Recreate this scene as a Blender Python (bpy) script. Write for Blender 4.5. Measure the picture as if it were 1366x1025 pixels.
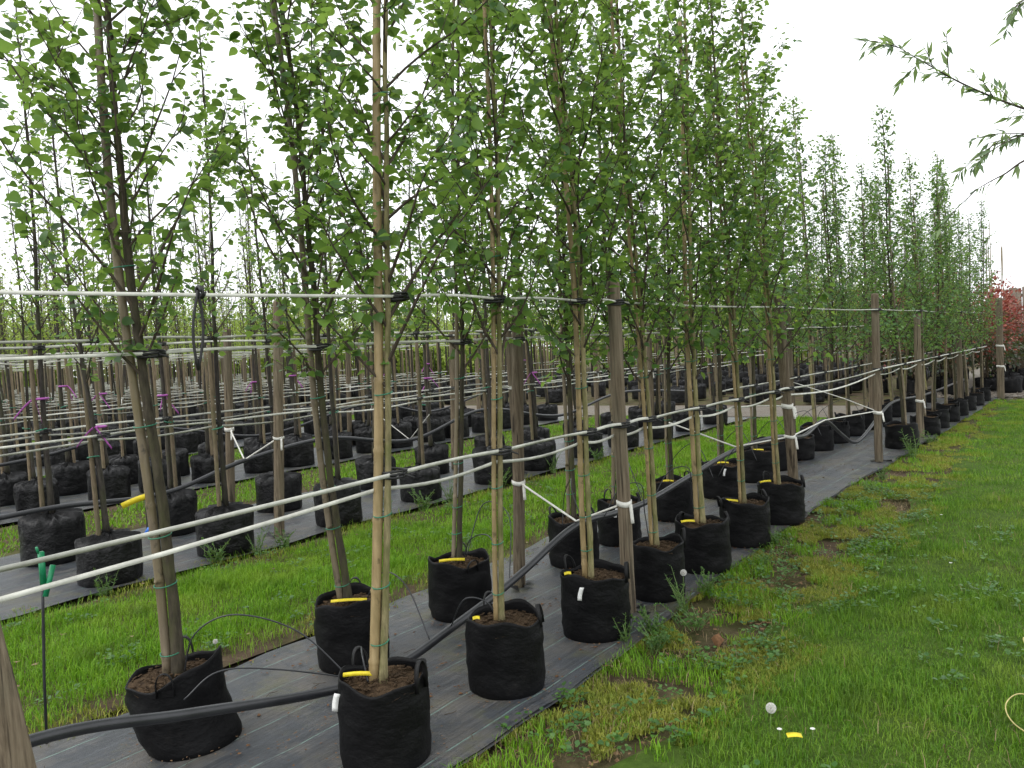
import bpy, math, random
import numpy as np
from mathutils import Matrix, Vector

# ------------------------------------------------------------------ scene, camera, light
S = bpy.context.scene
for o in list(bpy.data.objects):
    bpy.data.objects.remove(o)
COL = S.collection
R = math.radians
YAW, PITCH, ROLL = R(37.987), R(2.48), R(3.15)
EYE = np.array([0.0, 0.0, 1.65])
fw = np.array([-math.sin(YAW)*math.cos(PITCH), math.cos(YAW)*math.cos(PITCH), -math.sin(PITCH)])
rt = np.array([math.cos(YAW), math.sin(YAW), 0.0])
up = np.cross(rt, fw)
cr = rt*math.cos(ROLL) - up*math.sin(ROLL)
cu = rt*math.sin(ROLL) + up*math.cos(ROLL)
cam = bpy.data.cameras.new('camera')
cam.lens = 27.67; cam.sensor_width = 36; cam.clip_start = 0.05; cam.clip_end = 600
cam_o = bpy.data.objects.new('camera', cam); COL.objects.link(cam_o)
cam_o.matrix_world = Matrix(((cr[0], cu[0], -fw[0], EYE[0]), (cr[1], cu[1], -fw[1], EYE[1]),
                             (cr[2], cu[2], -fw[2], EYE[2]), (0, 0, 0, 1)))
S.camera = cam_o

SUN_EL, SUN_AZ = R(55), R(200)
w = bpy.data.worlds.new('World'); S.world = w; w.use_nodes = True
wn, wl = w.node_tree.nodes, w.node_tree.links
bg = wn['Background']
sky = wn.new('ShaderNodeTexSky'); sky.sky_type = 'NISHITA'; sky.sun_disc = False
sky.sun_elevation = SUN_EL; sky.sun_rotation = SUN_AZ; sky.dust_density = 3.0
hsv = wn.new('ShaderNodeHueSaturation'); hsv.inputs['Saturation'].default_value = 0.15
mixw = wn.new('ShaderNodeMix'); mixw.data_type = 'RGBA'; mixw.inputs[0].default_value = 0.8
mixw.inputs[7].default_value = (9.0, 9.2, 9.5, 1)
wl.new(sky.outputs[0], hsv.inputs['Color']); wl.new(hsv.outputs[0], mixw.inputs[6])
wl.new(mixw.outputs[2], bg.inputs['Color']); bg.inputs['Strength'].default_value = 0.15
sl = bpy.data.lights.new('sun', 'SUN'); sl.energy = 0.9; sl.angle = R(25); sl.color = (1, 0.97, 0.92)
so = bpy.data.objects.new('sun', sl); COL.objects.link(so)
sd = Vector((math.sin(SUN_AZ)*math.cos(SUN_EL), math.cos(SUN_AZ)*math.cos(SUN_EL), math.sin(SUN_EL)))
so.rotation_euler = sd.to_track_quat('Z', 'Y').to_euler()
S.view_settings.view_transform = 'Standard'; S.view_settings.look = 'None'
S.view_settings.exposure = 0.55; S.view_settings.gamma = 1.0
S.view_settings.use_curve_mapping = False
S.render.engine = 'CYCLES'
S.cycles.max_bounces = 6; S.cycles.transparent_max_bounces = 8

rng = np.random.default_rng(7)
random.seed(7)

# ------------------------------------------------------------------ helpers: mesh
def fast_mesh(name, V, tris=None, quads=None, smooth=False):
    m = bpy.data.meshes.new(name)
    V = np.asarray(V, dtype=np.float32)
    T = np.zeros((0, 3), np.int32) if tris is None else np.asarray(tris, np.int32).reshape(-1, 3)
    Q = np.zeros((0, 4), np.int32) if quads is None else np.asarray(quads, np.int32).reshape(-1, 4)
    m.vertices.add(len(V)); m.vertices.foreach_set('co', V.ravel())
    nl = T.size + Q.size
    m.loops.add(nl); m.loops.foreach_set('vertex_index', np.concatenate([T.ravel(), Q.ravel()]))
    npoly = len(T) + len(Q)
    m.polygons.add(npoly)
    tot = np.concatenate([np.full(len(T), 3, np.int32), np.full(len(Q), 4, np.int32)])
    st = np.concatenate([[0], np.cumsum(tot)[:-1]]).astype(np.int32) if npoly else tot
    m.polygons.foreach_set('loop_start', st); m.polygons.foreach_set('loop_total', tot)
    if smooth: m.polygons.foreach_set('use_smooth', np.ones(npoly, bool))
    m.update(calc_edges=True); m.validate()
    return m

class MB:
    """collects tubes, ribbons, boxes and grids into one mesh"""
    def __init__(s): s.V = []; s.T = []; s.Q = []; s.n = 0
    def add(s, V, T=None, Q=None):
        V = np.asarray(V, float)
        if T is not None and len(T): s.T.append(np.asarray(T, int).reshape(-1, 3) + s.n)
        if Q is not None and len(Q): s.Q.append(np.asarray(Q, int).reshape(-1, 4) + s.n)
        s.V.append(V); s.n += len(V)
    def tube(s, P, rad, n=8, cap=True, wob=None):
        P = np.asarray(P, float); k = len(P)
        rad = np.broadcast_to(np.asarray(rad, float), (k,))
        d = np.gradient(P, axis=0); d /= np.linalg.norm(d, axis=1)[:, None] + 1e-9
        ref = np.where(np.abs(d[:, 2:3]) > 0.8, np.array([[1., 0, 0]]), np.array([[0, 0, 1.]]))
        if (np.abs(d[:, 2]) > 0.8).any() and not (np.abs(d[:, 2]) > 0.8).all():
            ref = np.tile(np.array([[0.71, -0.52, 0.47]]), (k, 1))
        a = np.cross(d, ref); a /= np.linalg.norm(a, axis=1)[:, None] + 1e-9
        b = np.cross(d, a)
        th = np.linspace(0, 2*np.pi, n, endpoint=False)
        rr = rad[:, None]*np.ones((1, n))
        if wob is not None: rr = rr*(1 + wob*rng.standard_normal((k, n)))
        V = P[:, None, :] + rr[..., None]*(np.cos(th)[None, :, None]*a[:, None, :] + np.sin(th)[None, :, None]*b[:, None, :])
        i = np.arange(k-1)[:, None]*n; j = np.arange(n)[None, :]; j2 = (j+1) % n
        Q = np.stack([i+j, i+j2, i+n+j2, i+n+j], -1).reshape(-1, 4)
        V = V.reshape(-1, 3); T = []
        if cap:
            V = np.vstack([V, P[0], P[-1]]); c0, c1 = k*n, k*n+1
            for q in range(n):
                T.append((c0, (q+1) % n, q)); T.append((c1, (k-1)*n+q, (k-1)*n+(q+1) % n))
        s.add(V, T, Q)
    def ribbon(s, P, W, half, thick):
        """flat tape: path P, width direction W (k,3), half width, thickness"""
        P = np.asarray(P, float); W = np.asarray(W, float); k = len(P)
        d = np.gradient(P, axis=0); d /= np.linalg.norm(d, axis=1)[:, None] + 1e-9
        W = W/np.linalg.norm(W, axis=1)[:, None]; N = np.cross(d, W)
        half = np.broadcast_to(np.asarray(half, float), (k,))[:, None]
        V = np.stack([P-W*half-N*thick, P+W*half-N*thick, P+W*half+N*thick, P-W*half+N*thick], 1).reshape(-1, 3)
        i = np.arange(k-1)[:, None]*4; j = np.arange(4)[None, :]; j2 = (j+1) % 4
        Q = np.stack([i+j, i+j2, i+4+j2, i+4+j], -1).reshape(-1, 4)
        Q = np.vstack([Q, [[3, 2, 1, 0]], [[(k-1)*4, (k-1)*4+1, (k-1)*4+2, (k-1)*4+3]]])
        s.add(V, None, Q)
    def box(s, c, h, M=None):
        h = np.asarray(h, float)
        V = np.array([[x, y, z] for z in (-1, 1) for y in (-1, 1) for x in (-1, 1)], float)*h
        if M is not None: V = V @ np.asarray(M).T
        s.add(V + np.asarray(c, float), None, [(0, 2, 3, 1), (4, 5, 7, 6), (0, 1, 5, 4), (2, 6, 7, 3), (0, 4, 6, 2), (1, 3, 7, 5)])
    def lathe(s, grid, closed_bottom=True):
        """grid (k,n,3) closed round in n"""
        k, n, _ = grid.shape
        i = np.arange(k-1)[:, None]*n; j = np.arange(n)[None, :]; j2 = (j+1) % n
        Q = np.stack([i+j, i+j2, i+n+j2, i+n+j], -1).reshape(-1, 4)
        V = grid.reshape(-1, 3); T = []
        if closed_bottom:
            V = np.vstack([V, grid[0].mean(0)])
            T = [(k*n, (q+1) % n, q) for q in range(n)]
        s.add(V, T, Q)
    def sheet(s, grid):
        k, n, _ = grid.shape
        i = np.arange(k-1)[:, None]*n; j = np.arange(n-1)[None, :]
        s.add(grid.reshape(-1, 3), None, np.stack([i+j, i+j+1, i+n+j+1, i+n+j], -1).reshape(-1, 4))
    def mesh(s, name, smooth=False):
        V = np.vstack(s.V)
        return fast_mesh(name, V, np.vstack(s.T) if s.T else None, np.vstack(s.Q) if s.Q else None, smooth)

def obj(name, mesh, mat, parent=None, loc=None, rotz=0.0, scale=None):
    o = bpy.data.objects.new(name, mesh); COL.objects.link(o)
    if mesh is not None and mat is not None and not mesh.materials: mesh.materials.append(mat)
    if parent is not None: o.parent = parent
    if loc is not None: o.location = loc
    if rotz: o.rotation_euler = (0, 0, rotz)
    if scale is not None: o.scale = (scale,)*3 if np.isscalar(scale) else scale
    return o
def tag(o, label, cat, group=None):
    o['label'] = label; o['category'] = cat
    if group: o['group'] = group
    return o
def empty(name, loc, label, cat, group=None):
    o = bpy.data.objects.new(name, None); COL.objects.link(o); o.location = loc; o.empty_display_size = 0.1
    return tag(o, label, cat, group)
def struct(o): o['kind'] = 'structure'; return o
def stuff(o): o['kind'] = 'stuff'; return o

def noise1(x, seed=0, f=1.0):
    r = np.random.default_rng(seed); v = 0
    for k in range(4):
        v = v + np.sin(x*f*(1.7**k)*r.uniform(.8, 1.2) + r.uniform(0, 6.28))/(1.5**k)
    return v/2.2
def noise2(x, y, seed=0, f=1.0):
    r = np.random.default_rng(seed); v = 0
    for k in range(6):
        a = r.uniform(0, 6.28); ff = f*(1.45**k)
        v = v + np.sin((x*math.cos(a)+y*math.sin(a))*ff + r.uniform(0, 6.28) + 1.3*np.sin((x*math.sin(a)-y*math.cos(a))*ff*.8))/(1.3**k)
    return v/2.6

# ------------------------------------------------------------------ helpers: materials
class NT:
    def __init__(s, name, rough=0.7, spec=0.5):
        s.m = bpy.data.materials.new(name); s.m.use_nodes = True
        s.n, s.l = s.m.node_tree.nodes, s.m.node_tree.links
        s.b = s.n['Principled BSDF']; s.b.inputs['Roughness'].default_value = rough
        s.b.inputs['Specular IOR Level'].default_value = spec
        s.tc = s.n.new('ShaderNodeTexCoord')
    def coord(s, scale=(1, 1, 1), world=False):
        mp = s.n.new('ShaderNodeMapping'); mp.inputs['Scale'].default_value = scale
        if world:
            g = s.n.new('ShaderNodeNewGeometry'); s.l.new(g.outputs['Position'], mp.inputs[0])
        else: s.l.new(s.tc.outputs['Object'], mp.inputs[0])
        return mp.outputs[0]
    def noise(s, vec, scale, detail=4, rough=0.6):
        t = s.n.new('ShaderNodeTexNoise'); t.inputs['Scale'].default_value = scale
        t.inputs['Detail'].default_value = detail; t.inputs['Roughness'].default_value = rough
        s.l.new(vec, t.inputs['Vector']); return t.outputs[0]
    def ramp(s, fac, stops):
        r = s.n.new('ShaderNodeValToRGB'); e = r.color_ramp.elements
        while len(e) < len(stops): e.new(0.5)
        for i, (p, c) in enumerate(stops):
            e[i].position = p; e[i].color = tuple(c)+(1,) if len(c) == 3 else c
        s.l.new(fac, r.inputs[0]); return r.outputs[0]
    def mix(s, fac, a, b, mode='MIX'):
        x = s.n.new('ShaderNodeMix'); x.data_type = 'RGBA'; x.blend_type = mode
        for v, i in ((fac, 0), (a, 6), (b, 7)):
            if isinstance(v, (int, float)): x.inputs[i].default_value = v
            elif isinstance(v, tuple): x.inputs[i].default_value = v+(1,)
            else: s.l.new(v, x.inputs[i])
        return x.outputs[2]
    def math(s, op, a, b=0.0):
        x = s.n.new('ShaderNodeMath'); x.operation = op
        for v, i in ((a, 0), (b, 1)):
            if isinstance(v, (int, float)): x.inputs[i].default_value = v
            else: s.l.new(v, x.inputs[i])
        return x.outputs[0]
    def rnd(s):
        """random per island + per object, 0..1"""
        g = s.n.new('ShaderNodeNewGeometry'); oi = s.n.new('ShaderNodeObjectInfo')
        return s.math('FRACT', s.math('ADD', g.outputs['Random Per Island'], oi.outputs['Random']))
    def orand(s): return s.n.new('ShaderNodeObjectInfo').outputs['Random']
    def color(s, c): s.l.new(c, s.b.inputs['Base Color']); return s
    def bump(s, h, dist=0.005, strength=0.6):
        b = s.n.new('ShaderNodeBump'); b.inputs['Distance'].default_value = dist; b.inputs['Strength'].default_value = strength
        s.l.new(h, b.inputs['Height']); s.l.new(b.outputs[0], s.b.inputs['Normal']); return s
    def translucent(s, col, fac):
        t = s.n.new('ShaderNodeBsdfTranslucent'); s.l.new(col, t.inputs[0])
        mx = s.n.new('ShaderNodeMixShader'); mx.inputs[0].default_value = fac
        s.l.new(s.b.outputs[0], mx.inputs[1]); s.l.new(t.outputs[0], mx.inputs[2])
        s.l.new(mx.outputs[0], s.n['Material Output'].inputs['Surface']); return s

M = {}
def leaf_mat(key, c0, c1, c2, tr=0.4, rough=0.42):
    t = NT(key, rough, 0.45); r = t.rnd()
    col = t.ramp(r, [(0.0, c0), (0.55, c1), (1.0, c2)])
    t.color(col); bright = t.mix(0.42, col, (0.36, 0.50, 0.08) if 'red' not in key else (.36, .08, .05), 'MIX'); t.translucent(bright, tr); M[key] = t.m
leaf_mat('leaf_near', (.028, .085, .024), (.078, .19, .042), (.20, .34, .06), .55)
leaf_mat('leaf_mid', (.035, .10, .035), (.085, .20, .06), (.17, .30, .08), .5)
leaf_mat('leaf_lime', (.13, .20, .03), (.21, .29, .04), (.31, .38, .06), .5)
leaf_mat('leaf_red', (.13, .03, .022), (.27, .055, .04), (.34, .15, .09), .3)
leaf_mat('leaf_dark', (.02, .04, .02), (.04, .06, .028), (.12, .05, .04), .2)
leaf_mat('leaf_willow', (.10, .17, .10), (.16, .24, .13), (.24, .33, .15), .55)
leaf_mat('leaf_weed', (.035, .10, .025), (.06, .15, .03), (.10, .21, .04), .35)

def bark(key, c0, c1, moss=None, mossf=0.5):
    t = NT(key, .85, .25); v = t.coord((1, 1, .22)); n = t.noise(v, 60, 5, .65)
    col = t.ramp(n, [(.3, c0), (.7, c1)])
    if moss:
        mn = t.noise(t.coord((1, 1, .5)), 9, 4); col = t.mix(t.math('MULTIPLY', t.ramp(mn, [(.45, (0, 0, 0)), (.65, (1, 1, 1))]), mossf), col, moss)
    vr = t.math('ADD', t.math('MULTIPLY', t.orand(), .5), .75)
    hs = t.n.new('ShaderNodeHueSaturation'); t.l.new(vr, hs.inputs['Value']); t.l.new(col, hs.inputs['Color'])
    t.color(hs.outputs[0]).bump(n, .004, .8); M[key] = t.m
bark('bark_pale', (.11, .095, .045), (.30, .26, .135), (.10, .115, .03), .85)
bark('bark_dark', (.022, .019, .013), (.075, .063, .043), (.06, .065, .022), .7)
bark('bark_grey', (.022, .019, .017), (.07, .06, .052), (.055, .06, .025), .6)
bark('twig', (.045, .035, .028), (.10, .08, .055))
bark('wood_post', (.13, .095, .06), (.29, .225, .15), (.17, .16, .09), .5)
bark('wood_stake', (.10, .075, .048), (.23, .18, .118), (.12, .12, .055), .6)
bark('wood_board', (.09, .075, .06), (.20, .165, .125))

t = NT('wood_post', .85, .2); v = t.coord((1, 1, .05)); n = t.noise(v, 55, 6, .7); k_ = t.noise(t.coord((1, 1, .03)), 34, 3); d_ = t.noise(t.coord((1, 1, .4)), 5, 5)
col = t.ramp(n, [(.3, (.06, .045, .03)), (.5, (.15, .118, .08)), (.72, (.25, .205, .145))])
col = t.mix(t.ramp(k_, [(.60, (0, 0, 0)), (.66, (.85, .85, .85))]), col, (.03, .022, .016))
col = t.mix(t.ramp(d_, [(.45, (0, 0, 0)), (.7, (.6, .6, .6))]), col, (.13, .125, .085))
hs = t.n.new('ShaderNodeHueSaturation'); t.l.new(t.math('ADD', t.math('MULTIPLY', t.orand(), .45), .75), hs.inputs['Value']); t.l.new(col, hs.inputs['Color'])
t.color(hs.outputs[0]).bump(n, .006, .9); M['wood_post'] = t.m

def bamboo(key, c0, c1):
    t = NT(key, .5, .4); v = t.coord((1, 1, .12)); n = t.noise(v, 40, 4)
    col = t.ramp(n, [(.25, c0), (.75, c1)])
    mn = t.noise(t.coord((1, 1, .35)), 9, 5); col = t.mix(t.math('MULTIPLY', t.ramp(mn, [(.46, (0, 0, 0)), (.64, (1, 1, 1))]), .6), col, (.14, .115, .045))
    m3 = t.noise(t.coord((1, 1, .8)), 26, 5); col = t.mix(t.ramp(m3, [(.58, (0, 0, 0)), (.7, (.75, .75, .75))]), col, tuple(x*.3 for x in c0))
    t.color(col).bump(n, .002, .4); M[key] = t.m
bamboo('bamboo', (.18, .125, .052), (.36, .27, .135))
bamboo('bamboo_grey', (.10, .08, .052), (.22, .178, .118))

def plain(key, c, rough=.6, spec=.5, var=.25, sc=30, bump=0.0):
    t = NT(key, rough, spec); n = t.noise(t.coord(), sc, 4)
    a = tuple(x*(1-var) for x in c); b = tuple(min(1, x*(1+var)) for x in c)
    t.color(t.ramp(n, [(.3, a), (.7, b)]))
    if bump: t.bump(n, bump, .6)
    M[key] = t.m
t = NT('bag_black', .55, .15)
n = t.noise(t.coord((1, 1, 1.6)), 6, 4); d = t.noise(t.coord(), 5, 5)
col = t.ramp(n, [(.3, (.0022, .0022, .0026)), (.75, (.006, .006, .0065))])
col = t.mix(t.ramp(d, [(.60, (0, 0, 0)), (.85, (.4, .4, .4))]), col, (.045, .04, .034))
t.color(col).bump(n, .03, .5); M['bag_black'] = t.m
t = NT('bag_film', .42, .28); n = t.noise(t.coord((1, 1, 1.3)), 9, 5, .6)
t.color(t.ramp(n, [(.3, (.0025, .0025, .003)), (.75, (.007, .007, .0075))])).bump(n, .035, .8); M['bag_film'] = t.m
plain('handle_black', (.006, .006, .0065), .55, .3)
plain('rubber', (.012, .012, .012), .55)
plain('pipe_black', (.022, .023, .026), .36, .5, .3, 8)
plain('strap_white', (.52, .52, .46), .55, .4, .3, 9)
plain('cloth_white', (.62, .61, .56), .8, .2, .15, 25)
plain('tag_yellow', (.62, .50, .02), .5, .4, .2, 50)
plain('tag_white', (.78, .78, .76), .5, .4, .06)
plain('tie_green', (.02, .16, .09), .5)
plain('clip_green', (.01, .22, .09), .4)
plain('ribbon_purple', (.34, .08, .33), .45, .4, .15)
plain('clip_blue', (.03, .16, .62), .4)
plain('cord_yellow', (.42, .36, .14), .6)
plain('chip', (.17, .105, .06), .9, .1, .6, 60)
plain('dead_leaf', (.15, .08, .04), .85, .1, .4, 40)
plain('dandelion_hair', (.75, .74, .70), .9, .1, .05)
plain('stem_green', (.12, .20, .05), .6)
plain('daisy', (.8, .8, .76), .7)

t = NT('soil', .95, .1); v = t.coord(world=True); n = t.noise(v, 22, 8, .7)
t.color(t.ramp(n, [(.3, (.028, .019, .012)), (.55, (.075, .05, .03)), (.75, (.16, .105, .06))])).bump(n, .02, 1.0); M['soil'] = t.m

t = NT('earth', .95, .1); v = t.coord(world=True); n = t.noise(v, 7, 9, .7); n2 = t.noise(v, 1.3, 4)
a = t.ramp(n, [(.3, (.035, .026, .017)), (.55, (.085, .062, .040)), (.8, (.17, .13, .085))])
b = t.ramp(n, [(.3, (.040, .042, .015)), (.7, (.10, .095, .04))])
t.color(t.mix(t.ramp(n2, [(.42, (0, 0, 0)), (.58, (1, 1, 1))]), a, b)).bump(n, .03, .9); M['earth'] = t.m

t = NT('turf', .95, .1); v = t.coord(world=True); n = t.noise(v, 9, 8, .7); n2 = t.noise(v, 1.1, 5)
a = t.ramp(n, [(.3, (.028, .050, .008)), (.55, (.055, .095, .015)), (.75, (.09, .13, .025))])
b = t.ramp(n, [(.3, (.045, .035, .018)), (.7, (.09, .085, .03))])
t.color(t.mix(t.ramp(n2, [(.58, (0, 0, 0)), (.72, (.8, .8, .8))]), a, b)).bump(n, .03, .9); M['turf'] = t.m

t = NT('gravel', .9, .2); v = t.coord(world=True); n = t.noise(v, 30, 8, .75); n2 = t.noise(v, .8, 4)
a = t.ramp(n, [(.25, (.08, .07, .058)), (.5, (.17, .155, .13)), (.8, (.32, .295, .26))])
t.color(t.mix(t.ramp(n2, [(.4, (0, 0, 0)), (.7, (.6, .6, .6))]), a, (.15, .12, .09))).bump(n, .03, 1.0); M['gravel'] = t.m

# woven weed-control mat: black tape weave with thin pale marker threads, dusty
t = NT('mat_weave', .4, .5); v = t.coord(world=True)
sx = t.n.new('ShaderNodeSeparateXYZ'); t.l.new(v, sx.inputs[0])
wx = t.math('SINE', t.math('MULTIPLY', sx.outputs[0], 2200.0)); wy = t.math('SINE', t.math('MULTIPLY', sx.outputs[1], 1900.0))
weave = t.math('MULTIPLY', wx, wy)
base = t.ramp(t.noise(t.coord((6, .5, 1), True), 6, 5), [(.3, (.030, .034, .040)), (.7, (.060, .066, .075))])
dust = t.ramp(t.noise(v, 2.6, 9, .74), [(.46, (0, 0, 0)), (.74, (.8, .8, .8))])
base = t.mix(dust, base, (.15, .13, .10))
fr = t.math('ABSOLUTE', t.math('SUBTRACT', t.math('FRACT', t.math('MULTIPLY', t.math('ADD', sx.outputs[0], t.math('MULTIPLY', t.noise(v, .7, 2), .05)), 3.4)), .5))
line = t.math('LESS_THAN', fr, .013)
lineb = t.math('MULTIPLY', line, t.ramp(t.noise(t.coord((4, 3, 1), True), 3, 3), [(.36, (.15, .15, .15)), (.55, (.9, .9, .9))]))
base = t.mix(lineb, base, (.15, .23, .20))
st_ = t.ramp(t.noise(t.coord((60, .8, 1), True), 2.0, 4, .7), [(.35, (.62, .62, .62)), (.65, (1.35, 1.35, 1.35))])
base = t.mix(1.0, base, st_, 'MULTIPLY')
moss = t.ramp(t.noise(v, 1.9, 8, .72), [(.53, (0, 0, 0)), (.64, (.75, .75, .75))])
base = t.mix(moss, base, (.085, .085, .045))
t.color(base)
big = t.noise(t.coord((5, 1.2, 1), True), 2.2, 4)
t.bump(t.math('ADD', t.math('MULTIPLY', weave, .04), big), .02, .55)
rg = t.ramp(dust, [(0, (.34, .34, .34)), (1, (.75, .75, .75))]); t.l.new(rg, t.b.inputs['Roughness'])
M['mat_weave'] = t.m

def grass_mat(key, c0, c1, c2, patch, sc=1.6, lo=.48, hi=.66):
    t = NT(key, .55, .3); r = t.rnd(); v = t.coord(world=True)
    col = t.ramp(r, [(0, c0), (.6, c1), (1, c2)])
    p = t.ramp(t.noise(v, sc, 4), [(lo, (0, 0, 0)), (hi, (.75, .75, .75))])
    col = t.mix(p, col, patch)
    p2 = t.ramp(t.noise(v, sc*2.3, 3), [(.52, (0, 0, 0)), (.70, (.55, .55, .55))]); col = t.mix(p2, col, tuple(x*.5 for x in c0)); t.color(col); t.translucent(col, .3); M[key] = t.m
grass_mat('grass', (.060, .155, .008), (.108, .24, .014), (.18, .31, .024), (.20, .29, .032))
grass_mat('grass_strip', (.09, .22, .008), (.15, .33, .012), (.23, .40, .02), (.23, .36, .03))
grass_mat('moss', (.17, .20, .025), (.27, .30, .04), (.38, .38, .07), (.15, .24, .03), 6)
grass_mat('straw', (.16, .11, .055), (.27, .20, .105), (.38, .30, .17), (.13, .085, .045), 3)

# ------------------------------------------------------------------ ground
def flat(name, x0, x1, y0, y1, z, mat):
    return struct(obj(name, fast_mesh(name, [(x0, y0, z), (x1, y0, z), (x1, y1, z), (x0, y1, z)], None, [(0, 1, 2, 3)]), mat))
flat('ground', -300, 300, -300, 300, -.045, M['earth'])

def ground_sheet(name, fx0, fx1, y0, y1, z, amp, mat, nx=14, dy=.12, seed=1):
    ys = np.arange(y0, y1+dy, dy); u = np.linspace(0, 1, nx)
    a = fx0(ys); b = fx1(ys)
    X = a[:, None] + (b-a)[:, None]*u; Y = ys[:, None]*np.ones((1, nx))
    Z = z + amp*noise2(X, Y, seed, 5.0)
    mb = MB(); mb.sheet(np.stack([X, Y, Z], -1)); return struct(obj(name, mb.mesh(name, True), mat))
# lawn verge on the right, soil edge shows between it and the mat
def matR(y): return -2.12 - .05*np.clip(y-3, 0, 4) + .035*noise1(y, 3, 2.2) + .09*np.clip((y-9)/6, 0, 1)
def matL(y): return -3.86 - .05*np.clip(y-3, 0, 3) + .04*noise1(y, 4, 2.0)
lawn = ground_sheet('lawn_ground', lambda y: -1.62+.10*noise1(y, 9, 1.6)-.35*np.clip((y-9)/8, 0, 1), lambda y: 0*y+9.0, -3, 19.5, -.012, .006, M['turf'], 40)
ground_sheet('weed_mat', matL, matR, -3, 20.3, .004, .005, M['mat_weave'], 40, .05, 21)
ground_sheet('weed_mat', lambda y: -2.86+.025*noise1(y, 14, 1.3)+.012*noise1(y, 15, 7), lambda y: matR(y)-.012, -3, 20.2, .012, .005, M['mat_weave'], 24, .05, 23)
for i, (x0, x1) in enumerate([(-8.15, -6.08), (-12.2, -10.0), (-16.3, -14.1), (-20.4, -18.2), (-24.5, -22.3)]):
    ground_sheet('weed_mat', lambda y, x0=x0: x0+.04*noise1(y, 40+i, 2), lambda y, x1=x1: x1+.04*noise1(y, 50+i, 2), -2, 15.6, .003, .004, M['mat_weave'], 16, .12, 60+i)
for i, (x0, x1) in enumerate([(-6.0, -3.97), (-9.95, -8.2), (-14.0, -12.3), (-18.1, -16.4), (-22.2, -20.5), (-40, -24.6)]):
    ground_sheet('grass_strip_ground', lambda y, x0=x0: 0*y+x0, lambda y, x1=x1: 0*y+x1, -3, 15.8, -.02, .008, M['earth'], 12, .2, 80+i)
flat('gravel_path', -45, -3.95, 16.0, 18.6, -.022, M['gravel'])
flat('gravel_yard', -4.4, 30, 20.9, 60, -.026, M['gravel'])

# ------------------------------------------------------------------ grass blades
def blades(name, P, h, wd, bend, mat, lod=0, z0=-.015, lean=None):
    n = len(P); az = rng.uniform(0, 2*np.pi, n)
    wx = np.stack([np.cos(az), np.sin(az), 0*az], 1); bx = np.stack([-np.sin(az), np.cos(az), 0*az], 1)
    b = np.column_stack([P, np.full(n, z0)]); h = h[:, None]; wd = wd[:, None]; bend = bend[:, None]
    tip = b + np.array([0, 0, 1])*h*np.sqrt(np.clip(1-bend**2*.8, .05, 1)) + bx*h*bend
    if lod == 0:
        mid = b + np.array([0, 0, 1])*h*.55 + bx*h*bend*.28
        V = np.stack([b-wx*wd, b+wx*wd, mid+wx*wd*.8, mid-wx*wd*.8, tip], 1).reshape(-1, 3)
        i = np.arange(n)[:, None]*5
        m = fast_mesh(name, V, i+np.array([[3, 2, 4]]), i+np.array([[0, 1, 2, 3]]))
    else:
        V = np.stack([b-wx*wd, b+wx*wd, tip], 1).reshape(-1, 3)
        m = fast_mesh(name, V, np.arange(n)[:, None]*3+np.array([[0, 1, 2]]))
    return m
def scatter(x0, x1, y0, y1, dens, keep):
    n = int((x1-x0)*(y1-y0)*dens); P = np.column_stack([rng.uniform(x0, x1, n), rng.uniform(y0, y1, n)])
    return P[rng.uniform(0, 1, n) < keep(P[:, 0], P[:, 1])]
def lawn_keep(x, y):
    e = -1.52 - .33*np.clip((y-9)/8, 0, 1) + .12*noise2(x, y, 5, 2.3)
    d = np.clip((x-e)/.22, 0, 1)
    return d*np.clip(.86+.42*noise2(x, y, 6, 3.1), .22, 1)
def grass_field(name, label, x0, x1, bands, keep, mat, hh):
    for (y0, y1, dens, wd, lod) in bands:
        P = scatter(x0, x1, y0, y1, dens, keep)
        if not len(P): continue
        t = np.clip(.75+.5*noise2(P[:, 0], P[:, 1], 12, 4.0), .35, 1.5)
        h = hh*t*rng.uniform(.55, 1.25, len(P))
        o = obj(name, blades(name, P, h, wd*rng.uniform(.7, 1.3, len(P)), rng.uniform(.1, .92, len(P)), mat, lod), mat)
        stuff(o); tag(o, label, 'grass')
grass_field('lawn_grass', 'mown green lawn grass along the verge beside the black mat', -2.2, 1.6,
            [(1.6, 5.5, 11000, .0015, 0), (5.5, 9.5, 5200, .0026, 1), (9.5, 19.5, 2300, .0045, 1)], lawn_keep, M['grass'], .058)
def strip_keep(a, b, soft=.30):
    def k(x, y):
        e = .17*noise2(x, y, 8, 3.0)
        return np.clip((x-a-.12+e)/soft, .04, 1)*np.clip((b-.12-x+e)/soft, .04, 1)*np.clip(.8+.4*noise2(x, y, 15, 2.0), .2, 1)
    return k
grass_field('strip_grass', 'bright green grass strip between the first two black mats', -6.08, -3.9,
            [(.8, 5.5, 11000, .0017, 0), (5.5, 15.8, 3000, .0045, 1)], strip_keep(-6.05, -3.92), M['grass_strip'], .085)
for a, b, lab in [(-9.98, -8.15, 'second'), (-14.05, -12.25, 'third'), (-18.15, -16.35, 'fourth'), (-22.2, -20.5, 'fifth')]:
    grass_field('strip_grass', 'green grass strip, %s one back from the mown lawn' % lab, a, b, [(1.5, 15.8, 900, .007, 1)], strip_keep(a, b), M['grass_strip'], .09)
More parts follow.
